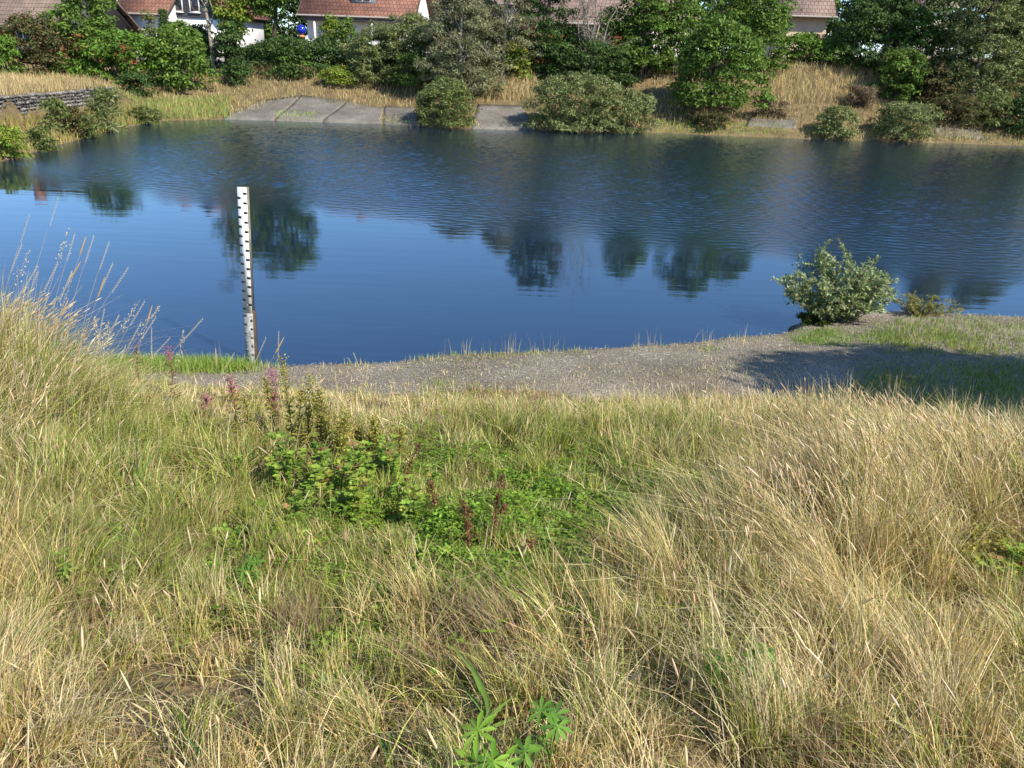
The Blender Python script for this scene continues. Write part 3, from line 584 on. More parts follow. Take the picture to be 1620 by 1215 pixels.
# garden shed and ball
sp_ = P(376, 70, Y=56); sz = float(T(sp_[0], sp_[1])); sh = empty('garden_shed', (sp_[0], sp_[1], sz), .2); tag(sh, 'small brown garden shed in the shade of the hedge', 'shed')
MB().box(-.9, .9, 0, 1.6, 0, 1.55, (.16, .08, .05)).build('wall', M_wall, sh); MB().box(-1.1, 1.1, -.25, 1.8, 1.553, 1.64, (.45, .42, .4)).build('roof', M_paint, sh); MB().box(-.4, .4, -.04, -.003, 0, 1.4, (.1, .06, .04)).build('door', M_paint, sh)
def ball(r, c, seg=16, squash=1):
    th = np.linspace(0, math.pi, seg // 2 + 1); ph = np.arange(seg) * 2 * math.pi / seg
    v = np.array([[c[0] + r * math.sin(a) * math.cos(b), c[1] + r * math.sin(a) * math.sin(b), c[2] + r * squash * math.cos(a)] for a in th for b in ph]); n = len(th)
    f = [(i * seg + j, (i + 1) * seg + j, (i + 1) * seg + (j + 1) % seg, i * seg + (j + 1) % seg) for i in range(n - 1) for j in range(seg)]
    return v, f
bpz = P(477, 47, Y=51); br = empty('garden_ball', (bpz[0], bpz[1], bpz[2])); tag(br, 'shiny blue ball on an orange stand in the bushes', 'garden ornament')
v, f = ball(.27, (0, 0, 0)); nmesh('ball', v, f, m_col('blue_glaze', .15, 0, .6), (.012, .03, .35), br, True)
v, f = ball(.2, (0, 0, -.36), 12, .5); nmesh('cup', v, f, M_paint, (.5, .2, .09), br, True)
v, f, _ = tubes(np.array([[[0, 0, -.4], [0, 0, -1.2], [0, 0, float(T(bpz[0], bpz[1])) - bpz[2] - .1]]]), np.full((1, 3), .04), 8); nmesh('pole', v, f, M_paint, (.3, .16, .08), br, True)

# ------------------------------------------------------------------ stone wall, concrete slabs
wr = empty('stone_wall', (WALL[2][0], WALL[2][1], 0)); tag(wr, 'old rubble stone retaining wall along the bank', 'wall')
st = MB(); r = np.random.RandomState(5); og = np.array([WALL[2][0], WALL[2][1], 0])
body = MB(); d = WALL[1:] - WALL[:-1]
for i in range(len(d)):
    l = np.linalg.norm(d[i]); u = d[i] / l; n = np.array([u[1], -u[0]])  # towards pond
    a, b = WALL[i], WALL[i + 1]
    vv = []
    for q in (a, b):
        for (off, z) in ((.06, -.1), (.0, 1.36), (-.5, 1.36), (-.5, -.1)): vv.append((*(q + n * off), z))
    body.add(np.array(vv) - og, [(0, 4, 5, 1), (1, 5, 6, 2), (2, 6, 7, 3)], (.1, .09, .08))
    if WALL[i + 1][1] < 24: continue
    z = .15
    while z < 1.40:
        hh = r.uniform(.09, .18); x = r.uniform(-.2, 0)
        while x < l:
            ww = r.uniform(.14, .38); c0 = a + u * x; pr = r.uniform(.05, .13); jt = lambda: r.uniform(-.03, .03)
            pts = []
            for (xx, zz2, oo) in ((.02, .01, -.05), (ww - .03, .01, -.05), (ww - .03, hh - .02, -.05), (.02, hh - .02, -.05), (.06, .04, pr), (ww - .07, .04, pr), (ww - .07, hh - .05, pr), (.06, hh - .05, pr)):
                q = c0 + u * (xx + jt()) + n * oo; pts.append((*q, min(z + zz2 + jt(), 1.5)))
            g = r.uniform(.10, .26); st.add(np.array(pts) - og, [(0, 1, 5, 4), (1, 2, 6, 5), (2, 3, 7, 6), (3, 0, 4, 7), (4, 5, 6, 7)], (g, g * .93, g * .82)); x += ww
        z += hh
body.build('core', M_stone, wr); st.build('stonework', M_stone, wr)
def slab(label, pts, n=(14, 8), thick=.14, tone=(1, 1, 1)):
    """four pixel corners on the bank -> draped, slightly raised slab"""
    g = [ground_hit(*p) for p in pts]; g = [np.array([q[0], q[1]]) for q in g]; nu, nv = n; V = []
    for j in range(nv + 1):
        for i in range(nu + 1):
            u, v = i / nu, j / nv; q = (g[0] * (1 - u) + g[1] * u) * (1 - v) + (g[3] * (1 - u) + g[2] * u) * v
            V.append((q[0], q[1], max(float(T(q[0], q[1])), -.15 if j else -.3) + .035))
    V = np.array(V); nn = len(V); V2 = V.copy(); V2[:, 2] -= thick + .15; ix = np.arange(nn).reshape(nv + 1, nu + 1)
    top = np.stack([ix[:-1, :-1], ix[:-1, 1:], ix[1:, 1:], ix[1:, :-1]], -1).reshape(-1, 4)
    def side(a): return [(a[k], a[k] + nn, a[k + 1] + nn, a[k + 1]) for k in range(len(a) - 1)]
    F = list(map(tuple, top)) + side(ix[0]) + side(ix[-1][::-1]) + side(ix[:, -1]) + side(ix[::-1, 0])
    c = V[ix[nv // 2, nu // 2]]
    o = nmesh('concrete_slab', np.concatenate([V, V2]), F, M_slab, origin=c); o.location = c; tag(o, label, 'slab', None); return o
slab('grey concrete slab at the end nearest the stone wall', [(352, 190), (432, 193), (474, 152), (410, 160)])
slab('broad concrete slab with lime green tuft at its foot', [(434, 193), (508, 195), (548, 160), (476, 152)])
slab('long low concrete slab next to the waterside bush', [(510, 195), (604, 198), (606, 171), (550, 160)])
slab('small dark concrete slab against the rounded bush', [(607, 198), (664, 201), (652, 170), (609, 169)])
slab('bright concrete slab between the two waterside bushes', [(746, 205), (846, 207), (826, 168), (756, 166)])
slab('thin concrete slab behind the lime green grass', [(1180, 200), (1260, 204), (1262, 190), (1186, 187)], thick=.05)
slab('broken concrete slab beside the olive waterside bush', [(1480, 214), (1556, 220), (1548, 206), (1476, 200)], thick=.05)

# ------------------------------------------------------------------ staff gauge
gb = P(396, 572, z=.02); gt = P(383, 296, Y=gb[1]); L_ = gt - gb; Ls = np.linalg.norm(L_); lean = math.atan2(L_[0], L_[2])
gz = -.35; groot = empty('staff_gauge', (gb[0], gb[1], gb[2])); groot.rotation_euler = (0, lean, R(-8)); tag(groot, 'white water level staff with black scale marks on a brown post', 'water gauge')
Wg = .100
MB().box(-Wg / 2, Wg / 2, -.0035, .0035, .575, Ls, (.82, .83, .82)).build('upper_board', M_paint, groot)
mlow = m_col('weathered_enamel', .7, 0, .3, .5, 22)
MB().box(-Wg / 2 + .004, Wg / 2 + .004, -.0035, .0035, -.45, .57, (.27, .285, .28)).build('lower_board', mlow, groot)
mk = MB(); z = Ls - .06; k = 0
while z > .0:
    if z > .58 or z > .3: c_ = (.02, .02, .022)
    if z > .58:
        if k % 2 == 0: mk.box(Wg / 2 - .036, Wg / 2 + .0015, -.0065, -.0037, z - .011, z + .011, c_)
        else: mk.box(-Wg / 2 - .0015, -Wg / 2 + .036, -.0065, -.0037, z - .011, z + .011, c_)
    z -= .05; k += 1
mk.build('scale_marking', M_plain, groot)
mk = MB(); z = .54; k = 0
while z > .02:
    g = .06 if z > .38 else .16
    if k % 2: mk.box(Wg / 2 - .022, Wg / 2 + .003, -.0065, -.0037, z - .011, z + .011, (g, g, g))
    else: mk.box(-Wg / 2 + .002, -Wg / 2 + .036, -.0065, -.0037, z - .011, z + .011, (g, g, g))
    z -= .05; k += 1
mk.build('worn_scale_marking', M_plain, groot)
MB().box(-.03, Wg / 2 + .010, .0038, .040, .60, Ls + .004, (.17, .155, .12)).build('upper_post', M_bark, groot)
MB().box(-.035, Wg / 2 + .018, .0038, .062, -.5, .598, (.075, .055, .045)).build('lower_post', M_bark, groot)
bt = MB()
for z in (.1, .5, .66, 1.2, Ls - .1):
    v, f, _ = tubes(np.array([[[0.004, -.0037, z], [0.004, -.009, z]]]), np.array([[.007, .004]]), 6); bt.add(v, f, (.4, .4, .4))
bt.build('bolt', M_plain, groot)

# ------------------------------------------------------------------ grasses (stuff)
STRAW = np.array([(.68, .53, .23), (.76, .62, .31), (.56, .42, .17), (.80, .68, .40), (.44, .32, .14)])
GRN = np.array([(.22, .28, .04), (.31, .36, .06), (.15, .21, .03), (.39, .42, .09), (.22, .28, .07)])
OLV = np.array([(.33, .34, .09), (.40, .38, .12), (.25, .27, .06)])
RED = np.array([(.24, .11, .06), (.3, .17, .09)])
def zone(x, y):
    """green share 0..1 of near grass, and height factor, from where the tufts grow on the slope"""
    z = T(x, y); px, py = proj(np.stack([x, y, z], -1))
    e = lambda cx, cy, rx, ry, p=1.0: p * np.exp(-(((px - cx) / rx) ** 2 + ((py - cy) / ry) ** 2))
    g = .16 - e(900, 640, 600, 40, .25) - e(300, 640, 220, 70, .22) + e(780, 810, 280, 160, .65) + e(300, 850, 340, 170, .36) + e(180, 640, 260, 120, .30) + e(250, 760, 260, 150, .35) + e(1000, 700, 140, 60, .45) + e(620, 1150, 380, 80, .22) + e(1120, 800, 70, 60, .5) + e(1200, 1060, 120, 60, .3) + e(1560, 640, 200, 60, .5)
    g = g + .55 * (fbm(x, y, .55) - .5) + .25 * (fbm(x + 50, y, .15, 2) - .5) - e(1350, 900, 260, 200, .18) - e(230, 1010, 300, 50, .15)
    sl = np.interp(x, XP, YP) - y
    h = .21 + .18 * (fbm(x + 20, y + 9, .8) - .5) + e(-10, 620, 160, 150, .38) + e(120, 770, 170, 130, .08) + e(1330, 870, 260, 150, .22) + e(1560, 760, 150, 70, .08) + e(1000, 700, 300, 60, .05) - e(790, 830, 230, 130, .10) - e(300, 1030, 400, 45, .03) - e(1590, 975, 100, 60, .3) - e(760, 1180, 170, 90, .06) - e(600, 1120, 420, 110, .045) - e(330, 650, 170, 60, .08)
    h = h * (.5 + .5 * sst(.0, 1.8, sl)); return np.clip(g, 0, 1), np.clip(h, .135, .9), px, py
def scatter(n, yr, r, xr=None):
    a, b = yr; y = r.uniform(a, b, n * 2); x = r.uniform(-1, 1, n * 2) * (.72 * b + 1.1) if xr is None else r.uniform(*xr, n * 2)
    m = np.abs(x) < .72 * y + 1.1
    x, y = x[m][:n], y[m][:n]; return x, y
CELL = .18
_tr = np.random.RandomState(8); _TC = _tr.rand(128, 128, 8); _TCN = _tr.randn(128, 128, 3)
def tussock(x, y):
    """nearest of the jittered tussock centres: centre x, y, cell ids"""
    i0 = np.floor(x / CELL).astype(int); j0 = np.floor(y / CELL).astype(int); best = np.full(len(x), 1e9); cx_ = x.copy(); cy_ = y.copy(); bi = i0.copy(); bj = j0.copy()
    for di in (-1, 0, 1):
        for dj in (-1, 0, 1):
            i, j = i0 + di, j0 + dj; c = _TC[i % 128, j % 128]; ax, ay = (i + c[:, 0]) * CELL, (j + c[:, 1]) * CELL; d = (x - ax) ** 2 + (y - ay) ** 2; m = d < best
            best = np.where(m, d, best); cx_ = np.where(m, ax, cx_); cy_ = np.where(m, ay, cy_); bi = np.where(m, i, bi); bj = np.where(m, j, bj)
    return cx_, cy_, _TC[bi % 128, bj % 128], _TCN[bi % 128, bj % 128]
PALE = np.array([(.78, .65, .38), (.72, .60, .35), (.66, .56, .30)]); DEAD = np.array([(.33, .24, .13), (.40, .31, .18), (.26, .19, .11)])
def grass_mesh(name, n, yr, wd, r, hmul=1.0, gsel=None, segs=3, label='', cat='grass', flat=False):
    x, y = scatter(n, yr, r); tx, ty, tc, tn = tussock(x, y); q = r.uniform(0, .6, len(x)) * (0.2 if flat else 1)
    x, y = x * (1 - q) + tx * q, y * (1 - q) + ty * q
    ok = ~is_path(x, y) & (sdf(x, y) > .05) | (r.rand(len(x)) < .02)
    if not flat: ok &= (r.rand(len(x)) < .35 + .9 * tc[:, 2])
    x, y, tc, tn = x[ok], y[ok], tc[ok], tn[ok]; g, h, px, py = zone(x, y); N = len(x); u = r.rand(N)
    gg = np.clip(g + .55 * (tc[:, 3] - .5), .02, 1); green = u < gg * (.9 if gsel is None else gsel)
    base = np.stack([x, y, T(x, y) - .02], -1)
    hh = h * r.uniform(.3, 1.25, N) * hmul * (.55 + .95 * tc[:, 4]) * np.where(green, .95, 1.0)
    wx = -.06 + .35 * (fbm(x, y, 1.6) - .5) - .18 * sst(1000, 1500, px) + .25 * (1 - sst(150, 500, px)); wy = .3 * (fbm(x + 70, y, 1.3) - .5)
    ang = r.uniform(0, 6.28, N); sp = np.abs(r.randn(N)) * (.36 if not flat else 1.3) + np.where(r.rand(N) < .12, .9, 0)
    lean = np.stack([wx + .15 * np.clip(tn[:, 0], -2, 2) + sp * np.cos(ang), wy + .13 * np.clip(tn[:, 1], -2, 2) + sp * np.sin(ang)], -1); ln = np.hypot(lean[:, 0], lean[:, 1]); lean = lean * (np.minimum(ln, 1.25 if not flat else 1.6) / (ln + 1e-6) * hh)[:, None]
    if flat: hh = hh * .3
    st = np.where((tc[:, 5] < .38)[:, None], pick(PALE, N, .14, r), np.where((tc[:, 5] > .82)[:, None], pick(DEAD, N, .16, r), pick(STRAW, N, .2, r)))
    col = np.where(green[:, None], pick(GRN, N, .2, r), st); w2 = wd * r.uniform(.45, 1.6, N) * np.where(green, 1.35, 1.0)
    ol = (r.rand(N) < .2); col = np.where(ol[:, None], pick(OLV, N, .15, r), col)
    rd = (r.rand(N) < .035); col = np.where(rd[:, None], pick(RED, N, .15, r), col)
    V, F, k = blades(base, hh, w2, r.uniform(0, 6.28, N), lean, segs=segs)
    return kind(nmesh(name, V, F, M_grass, np.repeat(col, k, 0)), 'stuff', label, cat)
r = np.random.RandomState(21)
grass_mesh('meadow_grass', 185000, (.55, 3.0), .0028, r, label='dry straw and green meadow grass on the near slope')
grass_mesh('meadow_grass', 180000, (2.8, 5.2), .0042, r, label='mixed dry and green grass in the middle of the near slope')
grass_mesh('meadow_grass', 95000, (5.0, 8.0), .006, r, hmul=.72, label='short straw coloured grass along the gravel path edge')
grass_mesh('grass_thatch', 90000, (.9, 7.4), .005, r, flat=True, gsel=.3, label='flattened dead straw lying on the near slope', cat='thatch')
def culms(name, n, yr, r, label, rad=.0013, sel=None, head=.055, lenr=(.4, .8), pxr=None, colr=None):
    x, y = scatter(n, yr, r); ok = ~is_path(x, y) & (sdf(x, y) > .1); x, y = x[ok], y[ok]; g, h, px, py = zone(x, y)
    ok = r.rand(len(x)) < np.clip((h - .2) * 3.0, .06, 1) * np.clip(1.25 - g, .1, 1); x, y, h, px, py = x[ok], y[ok], h[ok], px[ok], py[ok]; N = len(x)
    H = np.clip(h * r.uniform(.95, 1.35, N), .16, .75); t = np.linspace(0, 1, 6)
    ang = r.uniform(0, 6.28, N); bx = -.28 * sst(900, 1500, px) + .6 * (1 - sst(100, 700, px)) * sst(900, 500, py); sp = np.abs(r.randn(N)) * .22
    lx = (bx + sp * np.cos(ang)) * H; ly = (sp * np.sin(ang) - .05) * H
    p = np.stack([x, y, T(x, y) - .02], -1)[:, None] + np.stack([lx, ly, 0 * lx], -1)[:, None] * (t ** 1.9)[None, :, None]; p[..., 2] += (H[:, None] * t * (1 - .1 * t ** 3))
    V, F, k = tubes(p, np.broadcast_to(rad * (1.15 - .5 * t), (N, 6)), 3); c = pick(STRAW, N, .12, r); mb = MB(); mb.add(V, F, np.repeat(c, k, 0))
    hl = head * r.uniform(.6, 1.4, N); dr = unit(p[:, -1] - p[:, -2]); tt = np.linspace(0, 1, 6)
    q = p[:, -1][:, None] + dr[:, None] * (hl[:, None] * tt)[..., None]; rr = np.array([.25, .9, 1, .95, .7, .1]) * .0030
    V, F, k = tubes(q, r.uniform(.6, 1.25, N)[:, None] * rr[None] * (rad / .0013) ** .6, 5); mb.add(V, F, np.repeat(pick([(.70, .56, .34), (.78, .64, .42), (.58, .44, .26)], N, .1, r), k, 0))
    return kind(mb.build(name, M_grass), 'stuff', label, 'grass')
culms('seeding_grass', 7500, (.7, 3.4), r, 'tall dry timothy stalks with seed heads on the near slope')
culms('seeding_grass', 8500, (3.2, 6.9), r, 'dry seeding stalks farther down the near slope', rad=.0019)

# leafy ground cover patches (clover, nettle, bramble)
def cover(name, label, centres, n, leaf, pal, r, hz=.13):
    xs = []; 
    for (cx_, cy_, rx, ry, wgt) in centres:
        k = int(n * wgt); a = r.randn(k, 2) * [rx, ry] * .85 + [cx_, cy_]; xs.append(a)
    a = np.concatenate(xs); keep = []
    hit = P(a[:, 0], a[:, 1], z=1.0)
    d = ray(a[:, 0], a[:, 1]); t = np.full(len(a), 3.0)
    for _ in range(25):                          # ray to ground
        p = CAM + d * t[:, None]; t = t + (p[:, 2] - T(p[:, 0], p[:, 1]) - hz * .5) / (-d[:, 2] + .1) * .8
    p = CAM + d * t[:, None]; p[:, :2] += r.randn(len(p), 2) * .05
    keep = fbm(p[:, 0] + 3, p[:, 1], .35, 3) + .25 * r.rand(len(p)) > .54; p = p[keep]
    z = T(p[:, 0], p[:, 1]); N = len(p)
    lift = hz * (.2 + 1.5 * fbm(p[:, 0], p[:, 1], .25, 2)) * r.uniform(.35, 1.1, N); pos = np.stack([p[:, 0], p[:, 1], z + lift], -1)
    pos = np.repeat(pos, 3, 0); N3 = len(pos); az = np.repeat(r.uniform(0, 6.28, N), 3) + np.tile([0, 1.9, -1.9], N)
    dr = np.stack([np.cos(az), np.sin(az), r.uniform(-.3, .35, N3)], -1); L = np.repeat(leaf * r.uniform(.4, 1.6, N), 3)
    nrm = unit(np.array([0, 0, 1]) + r.randn(N3, 3) * .7)
    V, F, k = leaves(pos, dr, nrm, L, L * .5); cols, wt = PAL[pal]; c = np.repeat(pick(cols, N, .25, r, wt) * np.array([2.2, 2.0, 1.6]), 3, 0)
    return kind(nmesh(name, V, F, M_leaf, np.repeat(c, k, 0)), 'stuff', label, 'ground cover')
cover('ground_cover', 'bright green leafy weeds in the middle of the slope', [(730, 800, 150, 75, .28), (960, 820, 110, 60, .28), (740, 880, 160, 45, .18), (880, 750, 190, 50, .14), (840, 900, 190, 45, .12)], 34000, .019, 'fresh', r, .11)
cover('ground_cover', 'clover and nettle leaves on the upper slope', [(1020, 700, 60, 30, .5), (990, 745, 60, 25, .3), (860, 700, 120, 25, .2)], 3800, .026, 'green', r, .10)
cover('ground_cover', 'low weeds among grass beside the tall tussock', [(110, 880, 60, 50, .4), (390, 900, 50, 40, .4), (560, 1010, 60, 40, .2)], 1300, .026, 'fresh', r, .10)

# shore fringe and path tufts
def tufts(name, label, spots, r, pal=GRN, hr=(.08, .2), wd=.006, per=70, spread=.09, lean=.35):
    bs = []
    for (x_, y_, k_) in spots:
        g0 = ground_hit(x_, y_) if not isinstance(k_, tuple) else np.array(k_)
        n_ = int(per * (k_ if not isinstance(k_, tuple) else 1)); o = r.randn(n_, 2) * spread; b = np.stack([g0[0] + o[:, 0], g0[1] + o[:, 1]], -1)
        bs.append(b)
    b = np.concatenate(bs); ok = sdf(b[:, 0], b[:, 1]) > -.06; b = b[ok]; N = len(b); z = np.maximum(T(b[:, 0], b[:, 1]), -.02)
    h = r.uniform(*hr, N); ang = r.uniform(0, 6.28, N); L = np.stack([np.cos(ang), np.sin(ang)], -1) * (np.abs(r.randn(N)) * lean * h)[:, None]
    V, F, k = blades(np.stack([b[:, 0], b[:, 1], z - .01], -1), h, wd * r.uniform(.6, 1.3, N), r.uniform(0, 6.28, N), L)
    return kind(nmesh(name, V, F, M_grass, np.repeat(pick(pal, N, .16, r), k, 0)), 'stuff', label, 'grass')
LIME = np.array([(.2, .33, .05), (.27, .38, .07), (.16, .27, .04), (.32, .38, .1)])
sp1 = [(x_ + r.uniform(-6, 6), y_ + r.uniform(-4, 3), 1.0) for x_ in range(150, 400, 7) for y_ in (584, 578)]
tufts('shore_grass', 'lime green grass strip at the foot of the staff gauge', sp1, r, LIME, (.07, .17), .007, 75, .10)
sp2 = [(x_ + r.uniform(-10, 10), np.interp(x_, [400, 540, 620, 720, 850, 950, 1050, 1150, 1240], [577, 573, 571, 563, 557, 551, 546, 534, 528]) + r.uniform(-1, 6), r.uniform(.1, 1.0)) for x_ in list(range(400, 935, 11)) + [960, 1010, 1040, 1100, 1150, 1190]]
tufts('shore_grass', 'short mixed grass fringe along the water edge of the path', sp2, r, np.concatenate([LIME, OLV, STRAW[:2]]), (.04, .10), .006, 42, .09)
sp3 = [(x_, np.interp(x_, [400, 620, 720, 850, 950, 1050], [576, 569, 560, 555, 549, 544]) + 2, .35) for x_ in (520, 560, 600, 668, 672, 706, 735, 742, 770, 800, 806, 812, 850, 880, 885, 925, 1010, 1040, 1115, 1120, 1175, 300, 345, 250)]
tufts('shore_stalks', 'thin upright dry stalks along the water edge', sp3, r, STRAW[[1, 3, 4]], (.14, .30), .0035, 22, .05, .18)
tufts('path_tuft', 'small green tufts growing in the gravel', [(700, 612, 1.2), (690, 612, .8), (672, 630, 1), (1116, 553, .7), (1120, 556, .6), (1500, 536, 2), (1440, 548, 2), (1560, 520, 2), (660, 632, 1)], r, np.concatenate([LIME, OLV]), (.03, .09), .006, 80, .10)
sp4 = [(r.uniform(1262, 1402), r.uniform(524, 546), .8) for _ in range(46)]
tufts('path_tuft', 'green grass patch in front of the silvery shrub', sp4, r, LIME, (.03, .08), .007, 70, .11)
sp5 = [(r.uniform(1400, 1640), r.uniform(505, 560), .7) for _ in range(90)] + [(r.uniform(1330, 1640), r.uniform(580, 690), .9) for _ in range(150)]
tufts('path_tuft', 'thin green turf on the shaded part of the path', sp5, r, np.concatenate([GRN, LIME, OLV]), (.03, .10), .008, 70, .14)
sp6 = [(r.uniform(1060, 1250), r.uniform(536, 605), .2) for _ in range(110)] + [(r.uniform(480, 1250), r.uniform(575, 622), .25) for _ in range(120)] + [(r.uniform(250, 1250), np.interp(_ * 7 + 200, [180, 500, 640, 1000, 1250], [612, 626, 626, 612, 616]) * 1.0, .6) for _ in range(0)]
tufts('path_tuft', 'sparse dry sprigs on the gravel path', sp6, r, np.concatenate([OLV, STRAW]), (.02, .06), .006, 40, .08)
# gravel chips and straw litter
x = r.uniform(-5.5, 8, 60000); y = r.uniform(6, 12.5, 60000); ok = is_path(x, y) & (sdf(x, y) > .05); x, y = x[ok], y[ok]; N = len(x)
a = r.uniform(0, 6.28, N); straw = r.rand(N) < .5
p0 = np.stack([x, y, T(x, y) + .004], -1); V, F, k = leaves(p0, np.stack([np.cos(a) * 1.0, np.sin(a) * .6, r.uniform(-.05, .3, N)], -1), unit(np.array([0, 0, 1]) + r.randn(N, 3) * .35), np.where(straw, .055, .013) * r.uniform(.5, 1.3, N), np.where(straw, .005, .011) * r.uniform(.6, 1.3, N))
col = np.where(straw[:, None], pick([(.42, .36, .27), (.33, .27, .19), (.5, .44, .33)], N, .15, r), pick([(.26, .225, .17), (.33, .29, .225), (.17, .145, .11), (.44, .39, .31)], N, .15, r))
kind(nmesh('path_litter', V, F, M_plain, np.repeat(col, k, 0)), 'stuff', 'gravel chips and dry straw scattered on the path', 'gravel')

# far bank grass
def far_grass(name, label, n, r, test, cols, hr, wd, xr=(-34, 34), yr=(24, 62)):
    x = r.uniform(*xr, n); y = r.uniform(*yr, n); s = sdf(x, y); z = T(x, y); px, py = proj(np.stack([x, y, z], -1))
    ok = (s > .02) & (px > -60) & (px < 1680) & test(px, py, s, x, y); x, y, z = x[ok], y[ok], z[ok]; N = len(x)
    h = r.uniform(*hr, N) * (.6 + .8 * fbm(x, y, 1.5)); ang = r.uniform(0, 6.28, N); L = np.stack([np.cos(ang), np.sin(ang)], -1) * (np.abs(r.randn(N)) * .45 * h)[:, None]
    V, F, k = blades(np.stack([x, y, z - .03], -1), h, wd * r.uniform(.6, 1.4, N), r.uniform(0, 6.28, N), L, segs=2)
    f = fbm(x, y, 2.5)[:, None]; c = pick(cols, N, .16, r) * (.75 + .5 * f)
    return kind(nmesh(name, V, F, M_grass, np.repeat(c, k, 0)), 'stuff', label, 'grass')
slabs_px = lambda px, py: (((px > 352) & (px < 665) & (py > 22 * (fbm(px, py * 3, 38.0) - .3) + np.interp(px, [352, 420, 480, 560, 665], [190, 160, 152, 166, 172]))) | ((px > 746) & (px < 850) & (py > 160 + 22 * (fbm(px, py * 3, 30.0) - .3))))
TAN = np.array([(.46, .36, .17), (.52, .42, .22), (.4, .29, .13), (.36, .3, .12), (.3, .27, .09)])
lime = lambda px, py: (px > 1030) & (px < 1250) & (py > 196)
far_grass('bank_grass', 'dry golden grass covering the far bank', 130000, r, lambda px, py, s, x, y: ~slabs_px(px, py) & ~lime(px, py) & (s < 16) & (px > 190) & (wall_side(x, y) * (x < -20) < 5), TAN, (.12, .42), .03)
far_grass('bank_grass', 'tall tan grass mound between the dark bushes', 60000, r, lambda px, py, s, x, y: ((px > 395) & (px < 500) & (py > 92) & (py < 125)) | ((px > 340) & (px < 372) & (py > 95) & (py < 125)), TAN[:3], (.5, 1.0), .035, (-16, -6), (38, 52))
far_grass('bank_grass', 'ripe golden grass on the slope below the beige house', 60000, r, lambda px, py, s, x, y: ((px > 1200) & (px < 1385) & (py > 96) & (py < 165)) | ((px > 770) & (px < 850) & (py > 118) & (py < 160)), TAN[[0, 1]], (.3, .75), .03, (-3, 24), (36, 52))
far_grass('wall_top_grass', 'bleached dry grass on top of the stone wall', 60000, r, lambda px, py, s, x, y: (wall_side(x, y) > .15) & (px < 215) & (y < 52), TAN[[0, 1, 2]] * 1.05, (.2, .5), .028, (-36, -17), (22, 56))
far_grass('bank_herbs', 'yellow green herbs on the bank below the stone wall', 70000, r, lambda px, py, s, x, y: (px < 215) & (s < 6) & (wall_side(x, y) < -.25), np.array([(.33, .31, .07), (.44, .37, .12), (.26, .27, .06), (.32, .22, .10), (.4, .3, .14)]), (.12, .5), .03, (-32, -10), (18, 40))
far_grass('bank_grass', 'green grass at the pond corner past the reeds', 40000, r, lambda px, py, s, x, y: (px > 180) & (px < 365) & (s < 4.5), np.array([(.16, .27, .05), (.24, .3, .07), (.34, .33, .1)]), (.1, .4), .03, (-24, -10), (32, 50))
far_grass('margin_grass', 'lime green grass strip at the far water margin', 40000, r, lambda px, py, s, x, y: (((px > 1036) & (px < 1245)) | ((px > 436) & (px < 500))) & (s < 1.6), np.array([(.2, .36, .04), (.26, .4, .06), (.36, .4, .1)]), (.08, .22), .03, (-14, 20), (34, 46))
far_grass('margin_grass', 'yellow rushes along the far water margin', 40000, r, lambda px, py, s, x, y: ((px > 1270) | ((px > 600) & (px < 760))) & (s < .9), np.array([(.42, .38, .14), (.3, .33, .08), (.46, .4, .2)]), (.1, .4), .03, (-8, 30), (30, 46))

# ------------------------------------------------------------------ near shrubs
def leafy_shrub(name, label, base, W, D, H, pal, n_stem, seed, leaf=.045, aspect=.55, per=34, cat='shrub', bend=1.0, jit=.2):
    r = np.random.RandomState(seed); root = empty(name, tuple(base)); tag(root, label, cat); st = MB(); fl = MB(); cols, wt = PAL[pal]
    for i in range(n_stem):
        a = r.uniform(0, 6.28); u = math.sqrt(r.rand()); tip = np.array([math.cos(a) * W * .5 * u * bend, math.sin(a) * D * .5 * u, H * (1 - .5 * u ** 2.5) * r.uniform(.34, 1.12)])
        s = np.array([math.cos(a) * W * .12 * u, math.sin(a) * D * .12 * u, -.04]); p, rr = limb(r, s, tip, .009, .002, 9, .05); v, f, _ = tubes(p[None], rr[None], 5); st.add(v, f, (.16, .13, .08))
        tw = [(p, 1.0)]
        for j in range(6):
            k = r.randint(2, 8); e = p[k] + unit(r.randn(3) * [1, 1, .6] + [0, 0, .55] + (tip - s) * .8) * H * r.uniform(.14, .32); q, q2 = limb(r, p[k], e, .0035, .0015, 6, .08); v, f, _ = tubes(q[None], q2[None], 4); st.add(v, f, (.2, .17, .09)); tw.append((q, .8))
        for (q, sc2) in tw:
            n = int(per * sc2); t = r.uniform(.12 if sc2 == 1 else .1, 1, n) * (len(q) - 1.001); k = t.astype(int); fr = (t - k)[:, None]; c = q[k] * (1 - fr) + q[k + 1] * fr
            ax = unit(q[k + 1] - q[k]); o = unit(np.cross(ax, r.randn(n, 3))); dr = unit(ax * .7 + o + [0, 0, .15]); nr = unit(np.cross(np.cross(dr, [0, 0, 1.0]), dr) + r.randn(n, 3) * .3)
            L = leaf * r.uniform(.55, 1.25, n); V, F, kk = leaves(c + o * .003, dr, nr, L, L * aspect); fl.add(V, F, np.repeat(pick(cols, n, jit, r, wt), kk, 0))
    st.build('stems', M_bark, root, True); fl.build('foliage', M_leaf, root); return root
b1 = ground_hit(1330, 512); Ws = size_at(1246, 1422, 460, b1[1]); Hs = P(1330, 402, Y=b1[1])[2] - b1[2]
leafy_shrub('willow_shrub', 'silvery green leaved willow shrub standing at the near water edge', b1 + [0, .22, 0], Ws * 1.22, Ws * .8, Hs * 1.02, 'silverleaf', 62, 77, leaf=.055, per=30)
b2 = ground_hit(1462, 502); W2s = size_at(1405, 1518, 480, b2[1])
